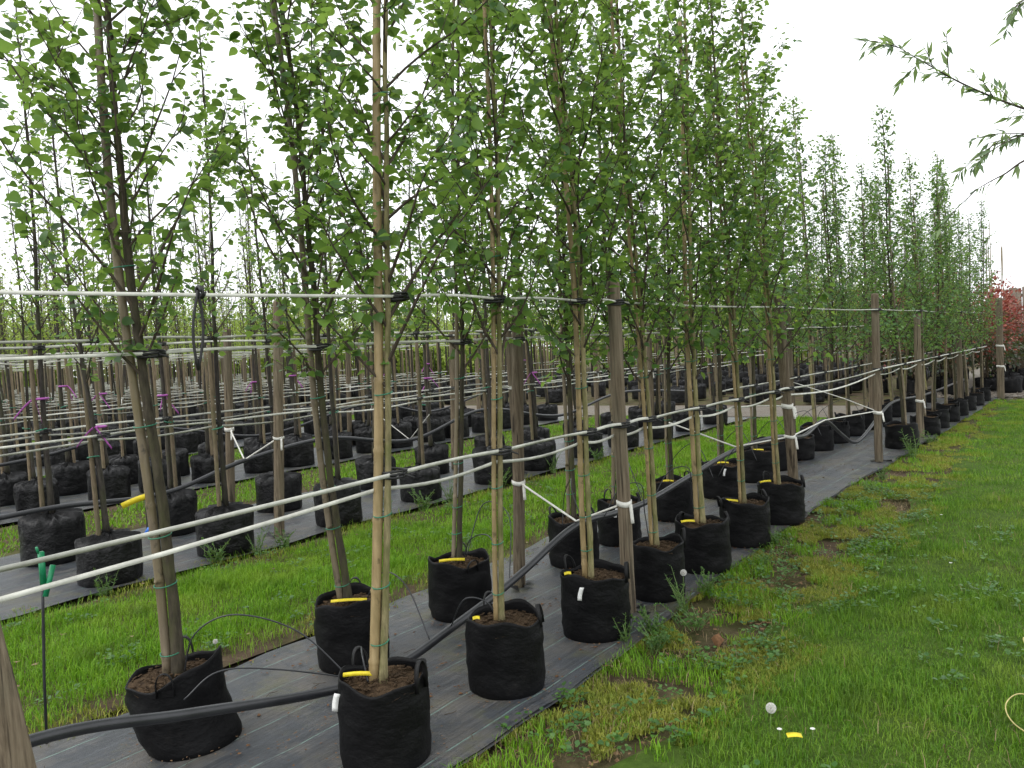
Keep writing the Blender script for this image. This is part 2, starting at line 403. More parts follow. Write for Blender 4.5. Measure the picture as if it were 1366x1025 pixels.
# mossy tufts, short grass and straw on the soil edge
def edge_keep(f, lo, s):
    def k(x, y):
        inside = (x > matR(y)-.03) & (x < -1.38+.15*noise2(x, y, 91, 4))
        return inside*np.clip((noise2(x, y, s, f)-lo)*4, 0, 1)
    return k
for (nm, lab, dens, lo, s, hh, wd, mat) in [
        ('edge_moss', 'yellow green moss and low weeds on the bare soil edge', 26000, -.03, 31, .030, .0022, 'moss'),
        ('edge_grass', 'thin grass tufts on the soil edge by the mat', 5200, .10, 32, .060, .0022, 'grass_strip'),
        ('edge_straw', 'dry straw and old clippings littering the soil edge', 900, .0, 33, .05, .0018, 'straw')]:
    P = scatter(-2.7, -1.0, 1.7, 9, dens, edge_keep(5.5, lo, s)); Pf = scatter(-2.7, -1.35, 9, 20, dens*.30, edge_keep(5.5, lo, s))
    for Q, sc, lod in ((P, 1, 0), (Pf, 2.0, 1)):
        bend = rng.uniform(.2, .8, len(Q)) if nm != 'edge_straw' else rng.uniform(.9, 1.05, len(Q))
        o = obj(nm, blades(nm, Q, hh*rng.uniform(.5, 1.3, len(Q)), wd*sc*rng.uniform(.7, 1.3, len(Q)), bend, M[mat], lod, -.02), M[mat]); stuff(o); tag(o, lab, 'ground cover')
# straw and moss at the near mat's other edge
P = np.vstack([scatter(-4.2, -3.78, .8, 12, 2600, lambda x, y: np.clip((noise2(x, y, 35, 5)-.0)*3, 0, 1)),
               scatter(-6.25, -5.75, 1.2, 12, 1800, lambda x, y: np.clip((noise2(x, y, 36, 5)-.0)*3, 0, 1))])
o = obj('edge_moss', blades('edge_moss', P, .04*rng.uniform(.5, 1.3, len(P)), .003*rng.uniform(.7, 1.3, len(P)), rng.uniform(.2, .8, len(P)), None), M['moss']); stuff(o); tag(o, 'low yellowish weeds creeping along the inner mat edges', 'ground cover')

def litter(name, P, zs, size, mat, label):
    mb = MB()
    for (x, y), z in zip(P, zs):
        s = size*rng.uniform(.4, 1.4); a = rng.uniform(0, 6.28); q = rng.uniform(.25, .9)
        c, sn = math.cos(a), math.sin(a); k = rng.uniform(-.3, .5)*s
        pts = np.array([(-s, -s*q*.4, 0), (s*.2, -s*q, k), (s, 0, 0), (-.1*s, s*q, k)]); pts = np.column_stack([pts[:, 0]*c-pts[:, 1]*sn, pts[:, 0]*sn+pts[:, 1]*c, pts[:, 2]])
        mb.add(pts+np.array([x, y, z]), [(0, 1, 2), (0, 2, 3)])
    o = obj(name, mb.mesh(name), mat); stuff(o); tag(o, label, 'debris')
P = scatter(-3.9, -2.1, 1.2, 14, 75, lambda x, y: np.clip(.5+.6*noise2(x, y, 77, 2.2), 0, 1)); litter('mat_litter', P, np.full(len(P), .013), .012, M['dead_leaf'], 'scraps of dead leaf and bark lying on the near mat')
mb = MB()
for x, y in scatter(-3.85, -2.15, 1.2, 9, 7, lambda x, y: 0*x+1):
    a = rng.uniform(0, 6.28); L = rng.uniform(.03, .12); c, s_ = math.cos(a), math.sin(a); k = rng.uniform(-.3, .3)
    mb.tube([(x, y, .013), (x+c*L*.5-s_*k*L, y+s_*L*.5+c*k*L, .017), (x+c*L, y+s_*L, .013)], .0016, 4)
o = obj('twig_litter', mb.mesh('twig_litter'), M['twig']); stuff(o); tag(o, 'broken dark twigs scattered on the near mat', 'debris')
P = np.vstack([np.column_stack([-2.88+rng.normal(0, .022, 900), rng.uniform(1, 14, 900)])]+[np.array([x, y])+(.2+np.abs(rng.normal(0, .05, 60)))[:, None]*np.stack([np.cos(q), np.sin(q)], 1) for x, y in [(-2.42, v) for v in (2.13, 2.93, 3.76, 4.52, 5.22, 6.02, 6.86)]+[(-3.34, v) for v in (1.74, 2.75, 3.63, 4.93, 5.62, 6.62)] for q in [rng.uniform(0, 6.28, 60)]])
litter('spilled_bark', P, np.full(len(P), .020), .006, M['chip'], 'crumbs of spilled bark and soil along the mat seam and round the bags')
P = scatter(-2.5, -1.3, 1.8, 9, 240, edge_keep(4, -.5, 41)); litter('soil_litter', P, np.full(len(P), -.02), .016, M['chip'], 'brown leaf scraps on the soil edge beside the lawn')
P = scatter(-6.1, -3.9, 1.2, 8, 5, lambda x, y: 0*x+1); litter('pale_litter', P, np.full(len(P), .03), .02, M['straw'], 'pale dry scraps in the first grass strip')

# ------------------------------------------------------------------ leaves and trees
MID_V = np.array([(0, 0, 0), (-.36, .26, .06), (0, .30, 0), (.36, .26, .06), (-.36, .58, .05), (0, .62, -.03), (.36, .58, .05), (0, 1, -.12)])
MID_T = np.array([(0, 2, 1), (0, 3, 2), (4, 5, 7), (5, 6, 7)]); MID_Q = np.array([(1, 2, 5, 4), (2, 3, 6, 5)])
LEAF_V = [(0, .02, 0)]
for yy, ww, zz, ed in [(.08, .23, 0, .03), (.27, .395, -.005, .07), (.52, .375, -.02, .06), (.76, .22, -.06, .03)]:
    LEAF_V += [(-ww, yy-.02, zz+ed), (0, yy, zz), (ww, yy-.02, zz+ed)]
LEAF_V = np.array(LEAF_V+[(0, 1.02, -.16)])
LEAF_T = np.array([(0, 2, 1), (0, 3, 2), (10, 11, 13), (11, 12, 13)])
LEAF_Q = np.array([(1+3*k, 2+3*k, 5+3*k, 4+3*k) for k in range(3)] + [(2+3*k, 3+3*k, 6+3*k, 5+3*k) for k in range(3)])
LOW_V = np.array([(0, 0, 0), (-.37, .45, .07), (0, 1, -.08), (.37, .45, .07)]); LOW_T = np.array([(0, 2, 1), (0, 3, 2)])
WIL_V = np.array([(0, 0, 0), (-.085, .35, .02), (0, .4, -.01), (.085, .35, .02), (0, 1, -.06)]); WIL_T = np.array([(0, 2, 1), (0, 3, 2), (1, 2, 4), (2, 3, 4)])
def frames(D, droop_n):
    D = D/np.linalg.norm(D, axis=1)[:, None]
    X = np.cross(D, droop_n); X /= np.linalg.norm(X, axis=1)[:, None]+1e-9
    return X, D, np.cross(X, D)
def leaf_cloud(name, P, D, N, size, kind='full', mat=None):
    X, Y, Z = frames(D, N); n = len(P)
    TV, TT, TQ = {'full': (LEAF_V, LEAF_T, LEAF_Q), 'mid': (MID_V, MID_T, MID_Q), 'low': (LOW_V, LOW_T, None), 'willow': (WIL_V, WIL_T, None)}[kind]
    A = np.stack([X, Y, Z], 1)*size[:, None, None]
    V = P[:, None, :] + np.einsum('kj,njc->nkc', TV, A)
    i = np.arange(n)[:, None, None]*len(TV)
    T = (i+TT[None]).reshape(-1, 3); Q = (i+TQ[None]).reshape(-1, 4) if TQ is not None else None
    return fast_mesh(name, V.reshape(-1, 3), T, Q)
def unit(v): return v/(np.linalg.norm(v)+1e-9)

def grow(axis, z0, z1, nb, blen, leafsz, spacing, ntw, r, up_el=(38, 62), top_thin=True, bare=0.15):
    """limbs and leaves round a stem: axis(z)->(x,y). returns MB of limbs and leaf arrays"""
    mb = MB(); LP, LD, LN, LS = [], [], [], []
    az = r.uniform(0, 6.28)
    def leafline(pts, a0):
        seg = np.linalg.norm(np.diff(pts, axis=0), axis=1); L = seg.sum(); cum = np.concatenate([[0], np.cumsum(seg)])
        k = max(2, int(L*(1-a0)/spacing))
        tt = np.linspace(a0*L, L, k) + r.normal(0, spacing*.25, k); tt = np.clip(tt, 0, L)
        p = np.stack([np.interp(tt, cum, pts[:, c]) for c in range(3)], 1)
        d = unit(pts[-1]-pts[0]); side = unit(np.cross(d, [0, 0, 1]))
        sgn = np.where(np.arange(k) % 2, 1, -1)[:, None]
        dirs = d*.45 + side*sgn*r.uniform(.5, 1.1, (k, 1)) + r.normal(0, .38, (k, 3)); dirs[:, 2] -= r.uniform(.05, .75, k)
        dirs /= np.linalg.norm(dirs, axis=1)[:, None]
        nn = np.array([0, 0, 1.0]) + r.normal(0, .45, (k, 3))
        s = leafsz*r.uniform(.6, 1.2, k)*np.where(tt > .9*L, .7, 1)
        LP.append(p+dirs*.018); LD.append(dirs); LN.append(nn); LS.append(s)
    for i in range(nb):
        t = (i+r.uniform(0, .9))/nb; z = z0+(z1-z0)*t; az += 2.4+r.uniform(-.35, .35)
        L = blen*(1-.78*t**1.4 if top_thin else 1)*r.uniform(.55, 1.15)
        el = R(r.uniform(*up_el)); x, y = axis(z)
        d = np.array([math.cos(az)*math.cos(el), math.sin(az)*math.cos(el), math.sin(el)])
        pts = [np.array([x, y, z])]; k = 6
        for q in range(k):
            d = unit(d+np.array([0, 0, .05])+r.normal(0, .09, 3)); pts.append(pts[-1]+d*L/k)
        pts = np.array(pts); rr = .0075*(1-.55*t)*math.sqrt(L/blen)+.0012
        mb.tube(pts, np.linspace(rr, .0014, len(pts)), 5, False); leafline(pts, bare)
        for q in range(r.integers(ntw[0], ntw[1]+1)):
            j = r.integers(1, k); td = unit(d+r.normal(0, .75, 3)); tl = L*r.uniform(.2, .5)
            tp = np.array([pts[j], pts[j]+td*tl*.5+r.normal(0, .01, 3), pts[j]+unit(td+np.array([0, 0, .25]))*tl])
            mb.tube(tp, [.003, .002, .001], 3, False); leafline(tp, .1)
    return mb, np.vstack(LP), np.vstack(LD), np.vstack(LN), np.concatenate(LS)

def clover(name, label, x0, x1, y0, y1, nclump, keep):
    LP, LD, LN, LS = [], [], [], []
    for x, y in scatter(x0, x1, y0, y1, nclump, keep):
        k = rng.integers(6, 22); a = rng.uniform(0, 6.28, k); q = rng.uniform(.005, .06, k)
        LP.append(np.column_stack([x+q*np.cos(a), y+q*np.sin(a), rng.uniform(.005, .045, k)])); LD.append(np.column_stack([np.cos(a), np.sin(a), rng.uniform(-.1, .6, k)]))
        LN.append(np.array([0, 0, 1.])+rng.normal(0, .3, (k, 3))); LS.append(rng.uniform(.014, .034, k))
    o = obj(name, leaf_cloud(name, np.vstack(LP), np.vstack(LD), np.vstack(LN), np.concatenate(LS), 'mid'), M['leaf_weed']); stuff(o); tag(o, label, 'ground cover')
clover('lawn_clover', 'low broad leaved weeds growing through the mown lawn', -1.7, 1.2, 1.8, 8, 26, lambda x, y: np.clip(noise2(x, y, 64, 2.5)*2+.3, 0, 1))
clover('edge_clover', 'low broad leaved weeds on the soil edge beside the mat', -2.3, -1.4, 1.8, 9, 60, edge_keep(5, -.2, 66))
clover('strip_clover', 'low broad leaved weeds growing in the first grass strip', -6.0, -3.95, 1.2, 8, 22, lambda x, y: np.clip(noise2(x, y, 65, 2.5)*2+.4, 0, 1))
P = scatter(-1.9, 1.2, 1.8, 9, 120, lambda x, y: np.clip(noise2(x, y, 67, 3)*2+.2, .1, 1))
o = obj('lawn_straw', blades('lawn_straw', P, .06*rng.uniform(.5, 1.4, len(P)), .0014*rng.uniform(.7, 1.3, len(P)), rng.uniform(.7, 1.02, len(P)), None, 0, .012), M['straw']); stuff(o); tag(o, 'pale dead stalks caught among the mown lawn grass', 'ground cover')

LEAF_UNIT = fast_mesh('leaf', LEAF_V, LEAF_T, LEAF_Q); LEAF_UNIT.materials.append(M['leaf_near'])

def stem_mesh(axis, z0, z1, r0, r1, n=10, flare=.25, wob=.05, seed=0, step=.12):
    zs = np.arange(z0, z1, step); rr = r0+(r1-r0)*((zs-z0)/(z1-z0))**.8
    rr = rr*(1+flare*np.exp(-(zs-z0)/.06))
    P = np.array([(*axis(z), z) for z in zs]); P[:, 0] += .004*noise1(zs, seed, 5); P[:, 1] += .004*noise1(zs, seed+1, 5)
    mb = MB(); mb.tube(P, rr, n, True, wob); return mb.mesh('trunk', True)
def cane_mesh(axis, z0, z1, r0, r1, off, node=.27, n=9, seed=0):
    zs = np.unique(np.concatenate([np.arange(z0, z1, .09)] + [np.array([q-.014, q, q+.014]) for q in np.arange(z0+.11, z1, node)]))
    rr = r0+(r1-r0)*(zs-z0)/(z1-z0)
    for q in np.arange(z0+.11, z1, node): rr = rr*(1+.17*np.exp(-((zs-q)/.009)**2)-.05*np.exp(-((zs-q-.014)/.006)**2))
    P = np.array([(axis(z)[0]+off[0], axis(z)[1]+off[1], z) for z in zs])
    mb = MB(); mb.tube(P, rr, n, True, .015); return mb.mesh('stake', True)
def ring(axis, z, rad, off, n=14, th=.004, rise=.0):
    a = np.linspace(0, 2*np.pi, n+1); x, y = axis(z)
    P = np.column_stack([x+off[0]/2+rad*np.cos(a), y+off[1]/2+rad*np.sin(a), z+rise*np.sin(a)])
    mb = MB(); mb.tube(P, th, 5, False); return mb

def open_bag(rad, h, seed, slouch=0.0):
    r = np.random.default_rng(seed); n = 44; th = np.linspace(0, 2*np.pi, n, endpoint=False)
    ph = r.uniform(0, 6.28, 6); prof = [(.0, .90), (.004, .955), (.03, .99), (.10, 1.0), (.2, 1.02), (.3, 1.0), (.42, 1.015), (.55, 1.0), (.68, 1.01), (.8, .995), (.9, .99), (.97, .985), (1.0, .985), (1.003, .955), (.95, .945), (.80, .945)]
    G = []
    for i, (u, f) in enumerate(prof):
        crease = .020*np.sin(2*th+ph[4]+u*2) + .028*np.sin(3*th+ph[0]+u*5)*np.sin(u*9+ph[1]) + .014*np.sin(7*th+ph[2]-u*8) + .008*np.sin(13*th+ph[3]+u*21) + .010*np.sin(u*34+ph[4]+2*np.sin(2*th+ph[5]))
        fade = min(1, .35+u*2) if u < .9 else .8
        rr = rad*(f+crease*fade*(1 if i < 13 else .8))
        z = h*u*np.ones(n)
        if u > .6: z = z + (u-.6)*2.5*.017*(np.sin(2*th+ph[1])+.6*np.sin(5*th+ph[2])) + slouch*.045*(u-.6)*2.5*np.cos(th-YAW)
        x = rr*np.cos(th)*(1+.03*np.sin(ph[3])) + slouch*.075*(1-u)*rt[0]*(.6+.4*math.cos(u*5)); y = rr*np.sin(th) + slouch*.075*(1-u)*rt[1]*(.6+.4*math.cos(u*5))
        G.append(np.column_stack([x, y, z]))
    mb = MB(); mb.lathe(np.array(G)); return mb.mesh('grow_bag', True)
def cinched_bag(rad, h, seed):
    r = np.random.default_rng(seed); n = 60; th = np.linspace(0, 2*np.pi, n, endpoint=False); ph = r.uniform(0, 6.28, 8)
    prof = [(0, .94), (.01, .97), (.05, 1.0), (.25, 1.01), (.45, 1.0), (.65, 1.01), (.82, 1.0), (.91, .985), (.965, .93), (.99, .78), (1.0, .58), (1.02, .40), (1.05, .25), (1.09, .165), (1.12, .13), (1.15, .15), (1.17, .17), (1.14, .10)]
    G = []
    for u, f in prof:
        pl = max(0, (u-.6)/.5); pl = min(pl, 1)
        ple = .5*np.sin(14*th+ph[0]+.8*np.sin(3*th+ph[5])) + .5*np.sin(23*th+ph[1]+u*2)
        rr = rad*(f + .085*pl*ple*min(1, f*1.6) + .018*np.sin(3*th+ph[2]+u*4) + .010*np.sin(u*26+ph[3]+2*np.sin(2*th)) + .012*np.sin(8*th+ph[4]-5*u))
        z = h*u + .040*pl*ple*(1 if f > .25 else .3) + .012*pl*np.sin(2*th+ph[6])
        G.append(np.column_stack([rr*np.cos(th), rr*np.sin(th), z]))
    mb = MB(); mb.lathe(np.array(G)); return mb.mesh('grow_bag', True)
def soil_disc(rad, z, seed):
    r = np.random.default_rng(seed); n = 28; G = []
    for k, f in enumerate(np.linspace(1, .02, 9)):
        th = np.linspace(0, 2*np.pi, n, endpoint=False)
        G.append(np.column_stack([rad*f*np.cos(th), rad*f*np.sin(th), z+.018*(1-f)+.006*r.standard_normal(n)*(f > .1)]))
    mb = MB(); mb.lathe(np.array(G), False)
    for i in range(150):
        a, q = r.uniform(0, 6.28), rad*.93*math.sqrt(r.uniform(0, 1)); s = r.uniform(.004, .013)
        e = r.uniform(0, 6.28, 3); c, sn = math.cos(e[0]), math.sin(e[0])
        mb.box((q*math.cos(a), q*math.sin(a), z+.012+.018*(1-q/rad)), (s, s*.4, s*.2), [[c, -sn, 0], [sn, c, .2], [.1, -.2, 1]])
    return mb.mesh('soil')
def handle_mesh(ang, rad, h, lean=0.0, hh=.075):
    a = np.linspace(0, np.pi, 11); c, s = math.cos(ang), math.sin(ang)
    u = -.036*np.cos(a); zz = h-.05 + (hh+.05)*np.sin(a)**.6
    out = rad*.985+.004 + lean*np.sin(a)
    P = np.column_stack([c*out - s*u, s*out + c*u, zz - abs(lean)*.5*np.sin(a)])
    mb = MB(); mb.ribbon(P, np.tile([[c, s, .15]], (11, 1)), .010, .0018); return mb.mesh('handle', True)
def tag_strip(L, hw, bend=.01):
    t = np.linspace(0, 1, 6); P = np.column_stack([t*L, 0*t, bend*np.sin(t*3)])
    mb = MB(); mb.ribbon(P, np.tile([[0, .35, 1]], (6, 1)), hw, .0006); return mb.mesh('tag')

CAMX = np.array([-rt[0], -rt[1]])      # towards the stake side
def near_tree(key, X, Y, ytop, label, row, r0, cane, dark, crown0=1.5, top=4.7, nb=42, blen=.80, group=None, slouch=0, rad=.178, h=.36, leaves=60, yellow=None, white=None, hs=(0.6, 3.6), lsz=.056):
    seed = abs(hash(key)) % 1000 if False else sum(ord(c)*(i+3) for i, c in enumerate(key))
    r = np.random.default_rng(seed)
    e = empty('potted_tree', (X, Y, 0), label, 'tree', group)
    dy = (ytop-Y)/3.2; wx, wy = r.uniform(.008, .02), r.uniform(0, 6)
    axis = lambda z: (wx*math.sin(1.6*z+wy)-wx*math.sin(wy)*.7, dy*max(0, z-.3)+wx*math.sin(1.9*z+wy))
    bag = obj('grow_bag', open_bag(rad, h, seed, slouch), M['bag_black'], e)
    for k, a in enumerate(hs):
        obj('handle', handle_mesh(a, rad, h, (-.02, .035)[k % 2]*r.uniform(-1, 1), r.uniform(.04, .08)), M['handle_black'], bag)
    obj('soil', soil_disc(rad*.955, h-.045, seed), M['soil'], e)
    tmat = M['bark_dark'] if dark else M['bark_pale']
    tr = stem_mesh(axis, h-.06, top, r0, .007, 11, .5, .075, seed, .07); obj('trunk', tr, tmat, e)
    off = CAMX*(r0+cane+.002)*.98
    if not dark: st = cane_mesh(axis, h-.06, top-r.uniform(.4, .9), cane, cane*.72, off, .26+.05*r.uniform(), 10, seed)
    else: st = cane_mesh(axis, h-.06, top-r.uniform(.3, .8), cane, cane*.7, off, .34, 10, seed)
    obj('stake', st, M['bamboo_grey' if dark else 'bamboo'], e)
    for z in [h+.13, h+.34, .95, 1.45, 2.1, 2.7]:
        z += r.uniform(-.06, .06)
        obj('tie', ring(axis, z, r0+cane*.95, off, th=.0028, rise=.006).mesh('tie'), M['tie_green'], e)
    mb, LP, LD, LN, LS = grow(axis, crown0 if leaves >= 60 else 1.35, top-.12, nb+(0 if leaves >= 60 else 10), blen*1.14, lsz, .0245, (3, 6), r)
    obj('branches', mb.mesh('branches', True), M['twig'] if dark else M['twig'], e)
    # leaves that show largest are leaves of their own, the rest one mass
    rel = LP+np.array([X, Y, 0])-EYE; depth = rel @ fw; sx = (rel @ rt)/depth; sy = (rel @ up)/depth
    score = LS/depth; score[(np.abs(sx) > .66) | (sy > .55)] = 0
    pick = np.argsort(-score)[:leaves]; mask = np.ones(len(LP), bool); mask[pick] = False
    cr_ = obj('crown', leaf_cloud('crown', LP[mask], LD[mask], LN[mask], LS[mask], 'full' if leaves >= 60 else 'mid'), M['leaf_near'], e); stuff(cr_)
    Xf, Yf, Zf = frames(LD, LN)
    for i in pick:
        l = bpy.data.objects.new('leaf', LEAF_UNIT); COL.objects.link(l); l.parent = cr_
        l.matrix_local = Matrix([[*(np.array([Xf[i][c], Yf[i][c], Zf[i][c]])*LS[i]), LP[i][c]] for c in range(3)] + [[0, 0, 0, 1]])
    tow = np.array([-fw[0], -fw[1]])/math.hypot(fw[0], fw[1])
    if yellow is not None:
        u_, v_, ln = yellow; p = rad*(u_*rt[:2]+v_*tow)
        o = obj('name_tag', tag_strip(ln, .0085, .004), M['tag_yellow'], bag, (p[0], p[1], h+.008)); o.rotation_euler = (R(r.uniform(-35, 0)), R(r.uniform(-4, 6)), YAW+R(r.uniform(-8, 8))); o['label'] = 'yellow name tag'
    if white is not None:
        p = rad*1.04*np.array([math.cos(white), math.sin(white)]); fa = .35*white+.65*math.atan2(tow[1], tow[0])
        o = obj('name_tag', tag_strip(.075, .012, .004), M['tag_white'], bag, (p[0], p[1], h-.035)); o.rotation_euler = (0, R(78), fa-R(90)); o['label'] = 'white name tag'
    return e

XA, XB = -2.42, -3.34
face = math.atan2(-1.0, .35)            # bag side towards the camera, roughly
G1 = 'staked trees on the near mat, row beside the lawn'; G2 = 'staked trees on the near mat, row away from the lawn'
near_tree('A1', XA, 2.13, 2.43, 'slim tree on thick tan bamboo cane in white-labelled bag, first in the lawn row', 'A', .016, .0215, False, group=G1, yellow=(-.85, .1, .12), white=-1.95, hs=(.25, 2.9), blen=.72, rad=.183)
near_tree('A2', XA, 2.93, 3.1, 'slim pale tree in black bag with drooping handle, second tree of the lawn row', 'A', .015, .013, False, group=G1, hs=(.5, 2.6), yellow=(-.8, .3, .035), rad=.185)
near_tree('A3', XA, 3.76, 3.68, 'slim tree in black bag with white side label, just before a lawn-side post', 'A', .017, .017, False, group=G1, white=-1.35, yellow=(-.9, .25, .04), hs=(.4, 2.9), rad=.19)
near_tree('A4', XA, 4.52, 4.36, 'slim tree in black bag directly behind the wooden post beside the bushy weeds', 'A', .016, .013, False, group=G1, hs=(.8, 3.4), leaves=40)
near_tree('A5', XA, 5.22, 5.3, 'slim tree with whitish mottled stem in black bag, fifth of the lawn row', 'A', .020, .018, False, group=G1, yellow=(-.85, .35, .1), hs=(.6, 3.0), leaves=40, rad=.19)
near_tree('A6', XA, 6.02, 5.83, 'slim straight tree with pale yellow tag on the bag rim, sixth of the lawn row', 'A', .016, .012, False, group=G1, yellow=(-.95, .1, .13), hs=(1.0, 4.0), leaves=30, rad=.195)
near_tree('A7', XA, 6.86, 6.51, 'slim tree in black bag right in front of the second tall post by the lawn', 'A', .016, .013, False, group=G1, yellow=(-.95, .1, .10), hs=(.5, 2.5), leaves=30, rad=.195)
near_tree('B1', XB, 1.74, 1.67, 'thick mossy stemmed tree in slouched black bag crossed by the black pipe', 'B', .027, .021, True, group=G2, slouch=1.0, hs=(2.4, 5.6), blen=.95, nb=50, rad=.2, h=.33, leaves=90)
near_tree('B2', XB, 2.75, 2.54, 'leaning dark stemmed tree in black bag with yellow tag, behind the black pipe', 'B', .022, .018, True, group=G2, yellow=(-.45, .45, .19), hs=(.9, 2.3), blen=.9, nb=46, rad=.192)
near_tree('B3', XB, 3.63, 3.91, 'upright dark stemmed tree in bag with looped handle and yellow tag by the grass strip', 'B', .018, .014, True, group=G2, yellow=(-.6, .45, .16), hs=(2.2, 5.9), rad=.19)
near_tree('B4', XB, 4.93, 5.08, 'dark stemmed tree past the wooden post of the inner row on the near mat', 'B', .022, .015, True, group=G2, hs=(1.2, 3.0), leaves=40, rad=.185)
near_tree('B5', XB, 5.62, 5.7, 'dark stemmed tree in bag with a white label, hidden behind the lawn row trunks', 'B', .02, .017, True, group=G2, white=-1.1, hs=(.7, 2.6), leaves=20)
near_tree('B6', XB, 6.62, 6.75, 'dark straight tree with yellow tag lying on the bag rim, sixth of the inner row', 'B', .021, .012, True, group=G2, yellow=(-.5, .3, .1), hs=(1.3, 4.0), leaves=20, rad=.205)
near_tree('B7', XB, 7.75, 7.8, 'dark stemmed tree in black bag with yellow tag and white label under the raised pipe', 'B', .022, .014, True, group=G2, yellow=(-.3, .3, .12), white=-1.0, hs=(.9, 3.3), leaves=10, rad=.21)
near_tree('B8', XB, 8.75, 8.7, 'dark stemmed tree in wide black bag, eighth of the inner row', 'B', .021, .014, True, group=G2, yellow=(-.3, .3, .12), hs=(.9, 3.3), leaves=0, rad=.21)

# ------------------------------------------------------------------ repeated trees
def proto_parts(kind, seed):
    r = np.random.default_rng(seed); D = {}
    lx, ly = r.uniform(-.045, .045), r.uniform(-.045, .045); wv, wp = r.uniform(.01, .03), r.uniform(0, 6)
    axis = lambda z: (lx*z+wv*math.sin(1.5*z+wp), ly*z+wv*math.sin(1.8*z+wp+1))
    if kind == 'far_open':       # the far end of the near mat
        rad, h, top = .215, .33, r.uniform(4.4, 4.9)
        D['grow_bag'] = (open_bag(rad, h, seed), M['bag_black']); D['soil'] = (soil_disc(rad*.955, h-.04, seed), M['soil'])
        D['trunk'] = (stem_mesh(axis, h-.06, top, .021, .006, 8, .3, .05, seed), M['bark_dark'] if seed % 2 else M['bark_pale'])
        D['stake'] = (cane_mesh(axis, h-.06, top-.7, .016, .012, CAMX*.036, .3, 7, seed), M['bamboo_grey'])
        mb, LP, LD, LN, LS = grow(axis, 1.25, top-.1, 66, .82, .064, .031, (3, 6), r)
        D['branches'] = (mb.mesh('branches', True), M['twig']); D['crown'] = (leaf_cloud('crown', LP, LD, LN, LS, 'low'), M['leaf_mid'])
        D['handle'] = (handle_mesh(r.uniform(0, 6), rad, h, .02, .06), M['handle_black'])
        D['name_tag'] = (None,)
    else:
        rad, h, top = r.uniform(.235, .255), r.uniform(.37, .42), r.uniform(4.3, 5.3)
        D['grow_bag'] = (cinched_bag(rad, h, seed), M['bag_film'])
        D['trunk'] = (stem_mesh(axis, h+.02, top, r.uniform(.024, .032), .006, 8, .2, .06, seed), M['bark_grey'])
        so = np.array([math.cos(seed), math.sin(seed)])*.062
        D['stake'] = (cane_mesh(lambda z: (so[0]+lx*.3*z, so[1]+ly*.3*z), .02, 1.98, .021, .019, (0, 0), 5, 8, seed), M['wood_stake'])
        if kind == 'second':
            mb, LP, LD, LN, LS = grow(axis, 1.75, top-.1, 32, .66, .060, .042, (2, 4), r); lm, lk = M['leaf_near'], 'mid'
        else:
            mb, LP, LD, LN, LS = grow(axis, 1.95, top-.2, 30, .58, .066, .050, (1, 3), r, (48, 70)); lm, lk = M['leaf_lime'], 'low'
            keep = r.uniform(0, 1, len(LP)) < np.clip(1.3-(LP[:, 2]-2.0)/2.2, .25, 1); LP, LD, LN, LS = LP[keep], LD[keep], LN[keep], LS[keep]
        D['branches'] = (mb.mesh('branches', True), M['twig']); D['crown'] = (leaf_cloud('crown', LP, LD, LN, LS, lk), lm)
        D['tie'] = (ring(axis, 1.15, .045, so, th=.006, rise=.01).mesh('tie'), M['tie_green'])
    D.pop('name_tag', None)
    return D
PROTO = {'far_open': [proto_parts('far_open', 100+i) for i in range(5)], 'second': [proto_parts('second', 200+i) for i in range(6)], 'third': [proto_parts('third', 300+i) for i in range(6)]}
TREES = []
def place_tree(kind, x, y, label, group, ribbon=False, scale=1.0):
    D = PROTO[kind][rng.integers(len(PROTO[kind]))]
    e = empty('potted_tree', (x, y, 0), label, 'tree', group)
    e.rotation_euler = (0, 0, rng.uniform(0, 6.28)); e.scale = (scale,)*2+(scale*rng.uniform(.92, 1.06),)
    for nm, (me, mt) in D.items():
        o = obj(nm, me, mt, e)
        if nm == 'crown': stuff(o)
    if ribbon:
        mb = ring(lambda z: (0, 0), 1.42, .05, (0, 0), th=.011)
        t = np.linspace(0, 1, 7); sg = rng.choice([-1, 1])
        mb.ribbon(np.column_stack([.05+.10*t, sg*(.03+.12*t), 1.42-.16*t**1.3]), np.tile([[0, .2, 1]], (7, 1)), .013, .0008)
        mb.ribbon(np.column_stack([.05+.05*t, sg*(.02-.12*t), 1.42-.20*t]), np.tile([[.4, .2, 1]], (7, 1)), .012, .0008)
        o = obj('ribbon', mb.mesh('ribbon'), M['ribbon_purple'], e); o.rotation_euler = (0, 0, rng.uniform(0, 6.28)); o['label'] = 'purple flagging ribbon'
    TREES.append((x, y)); return e

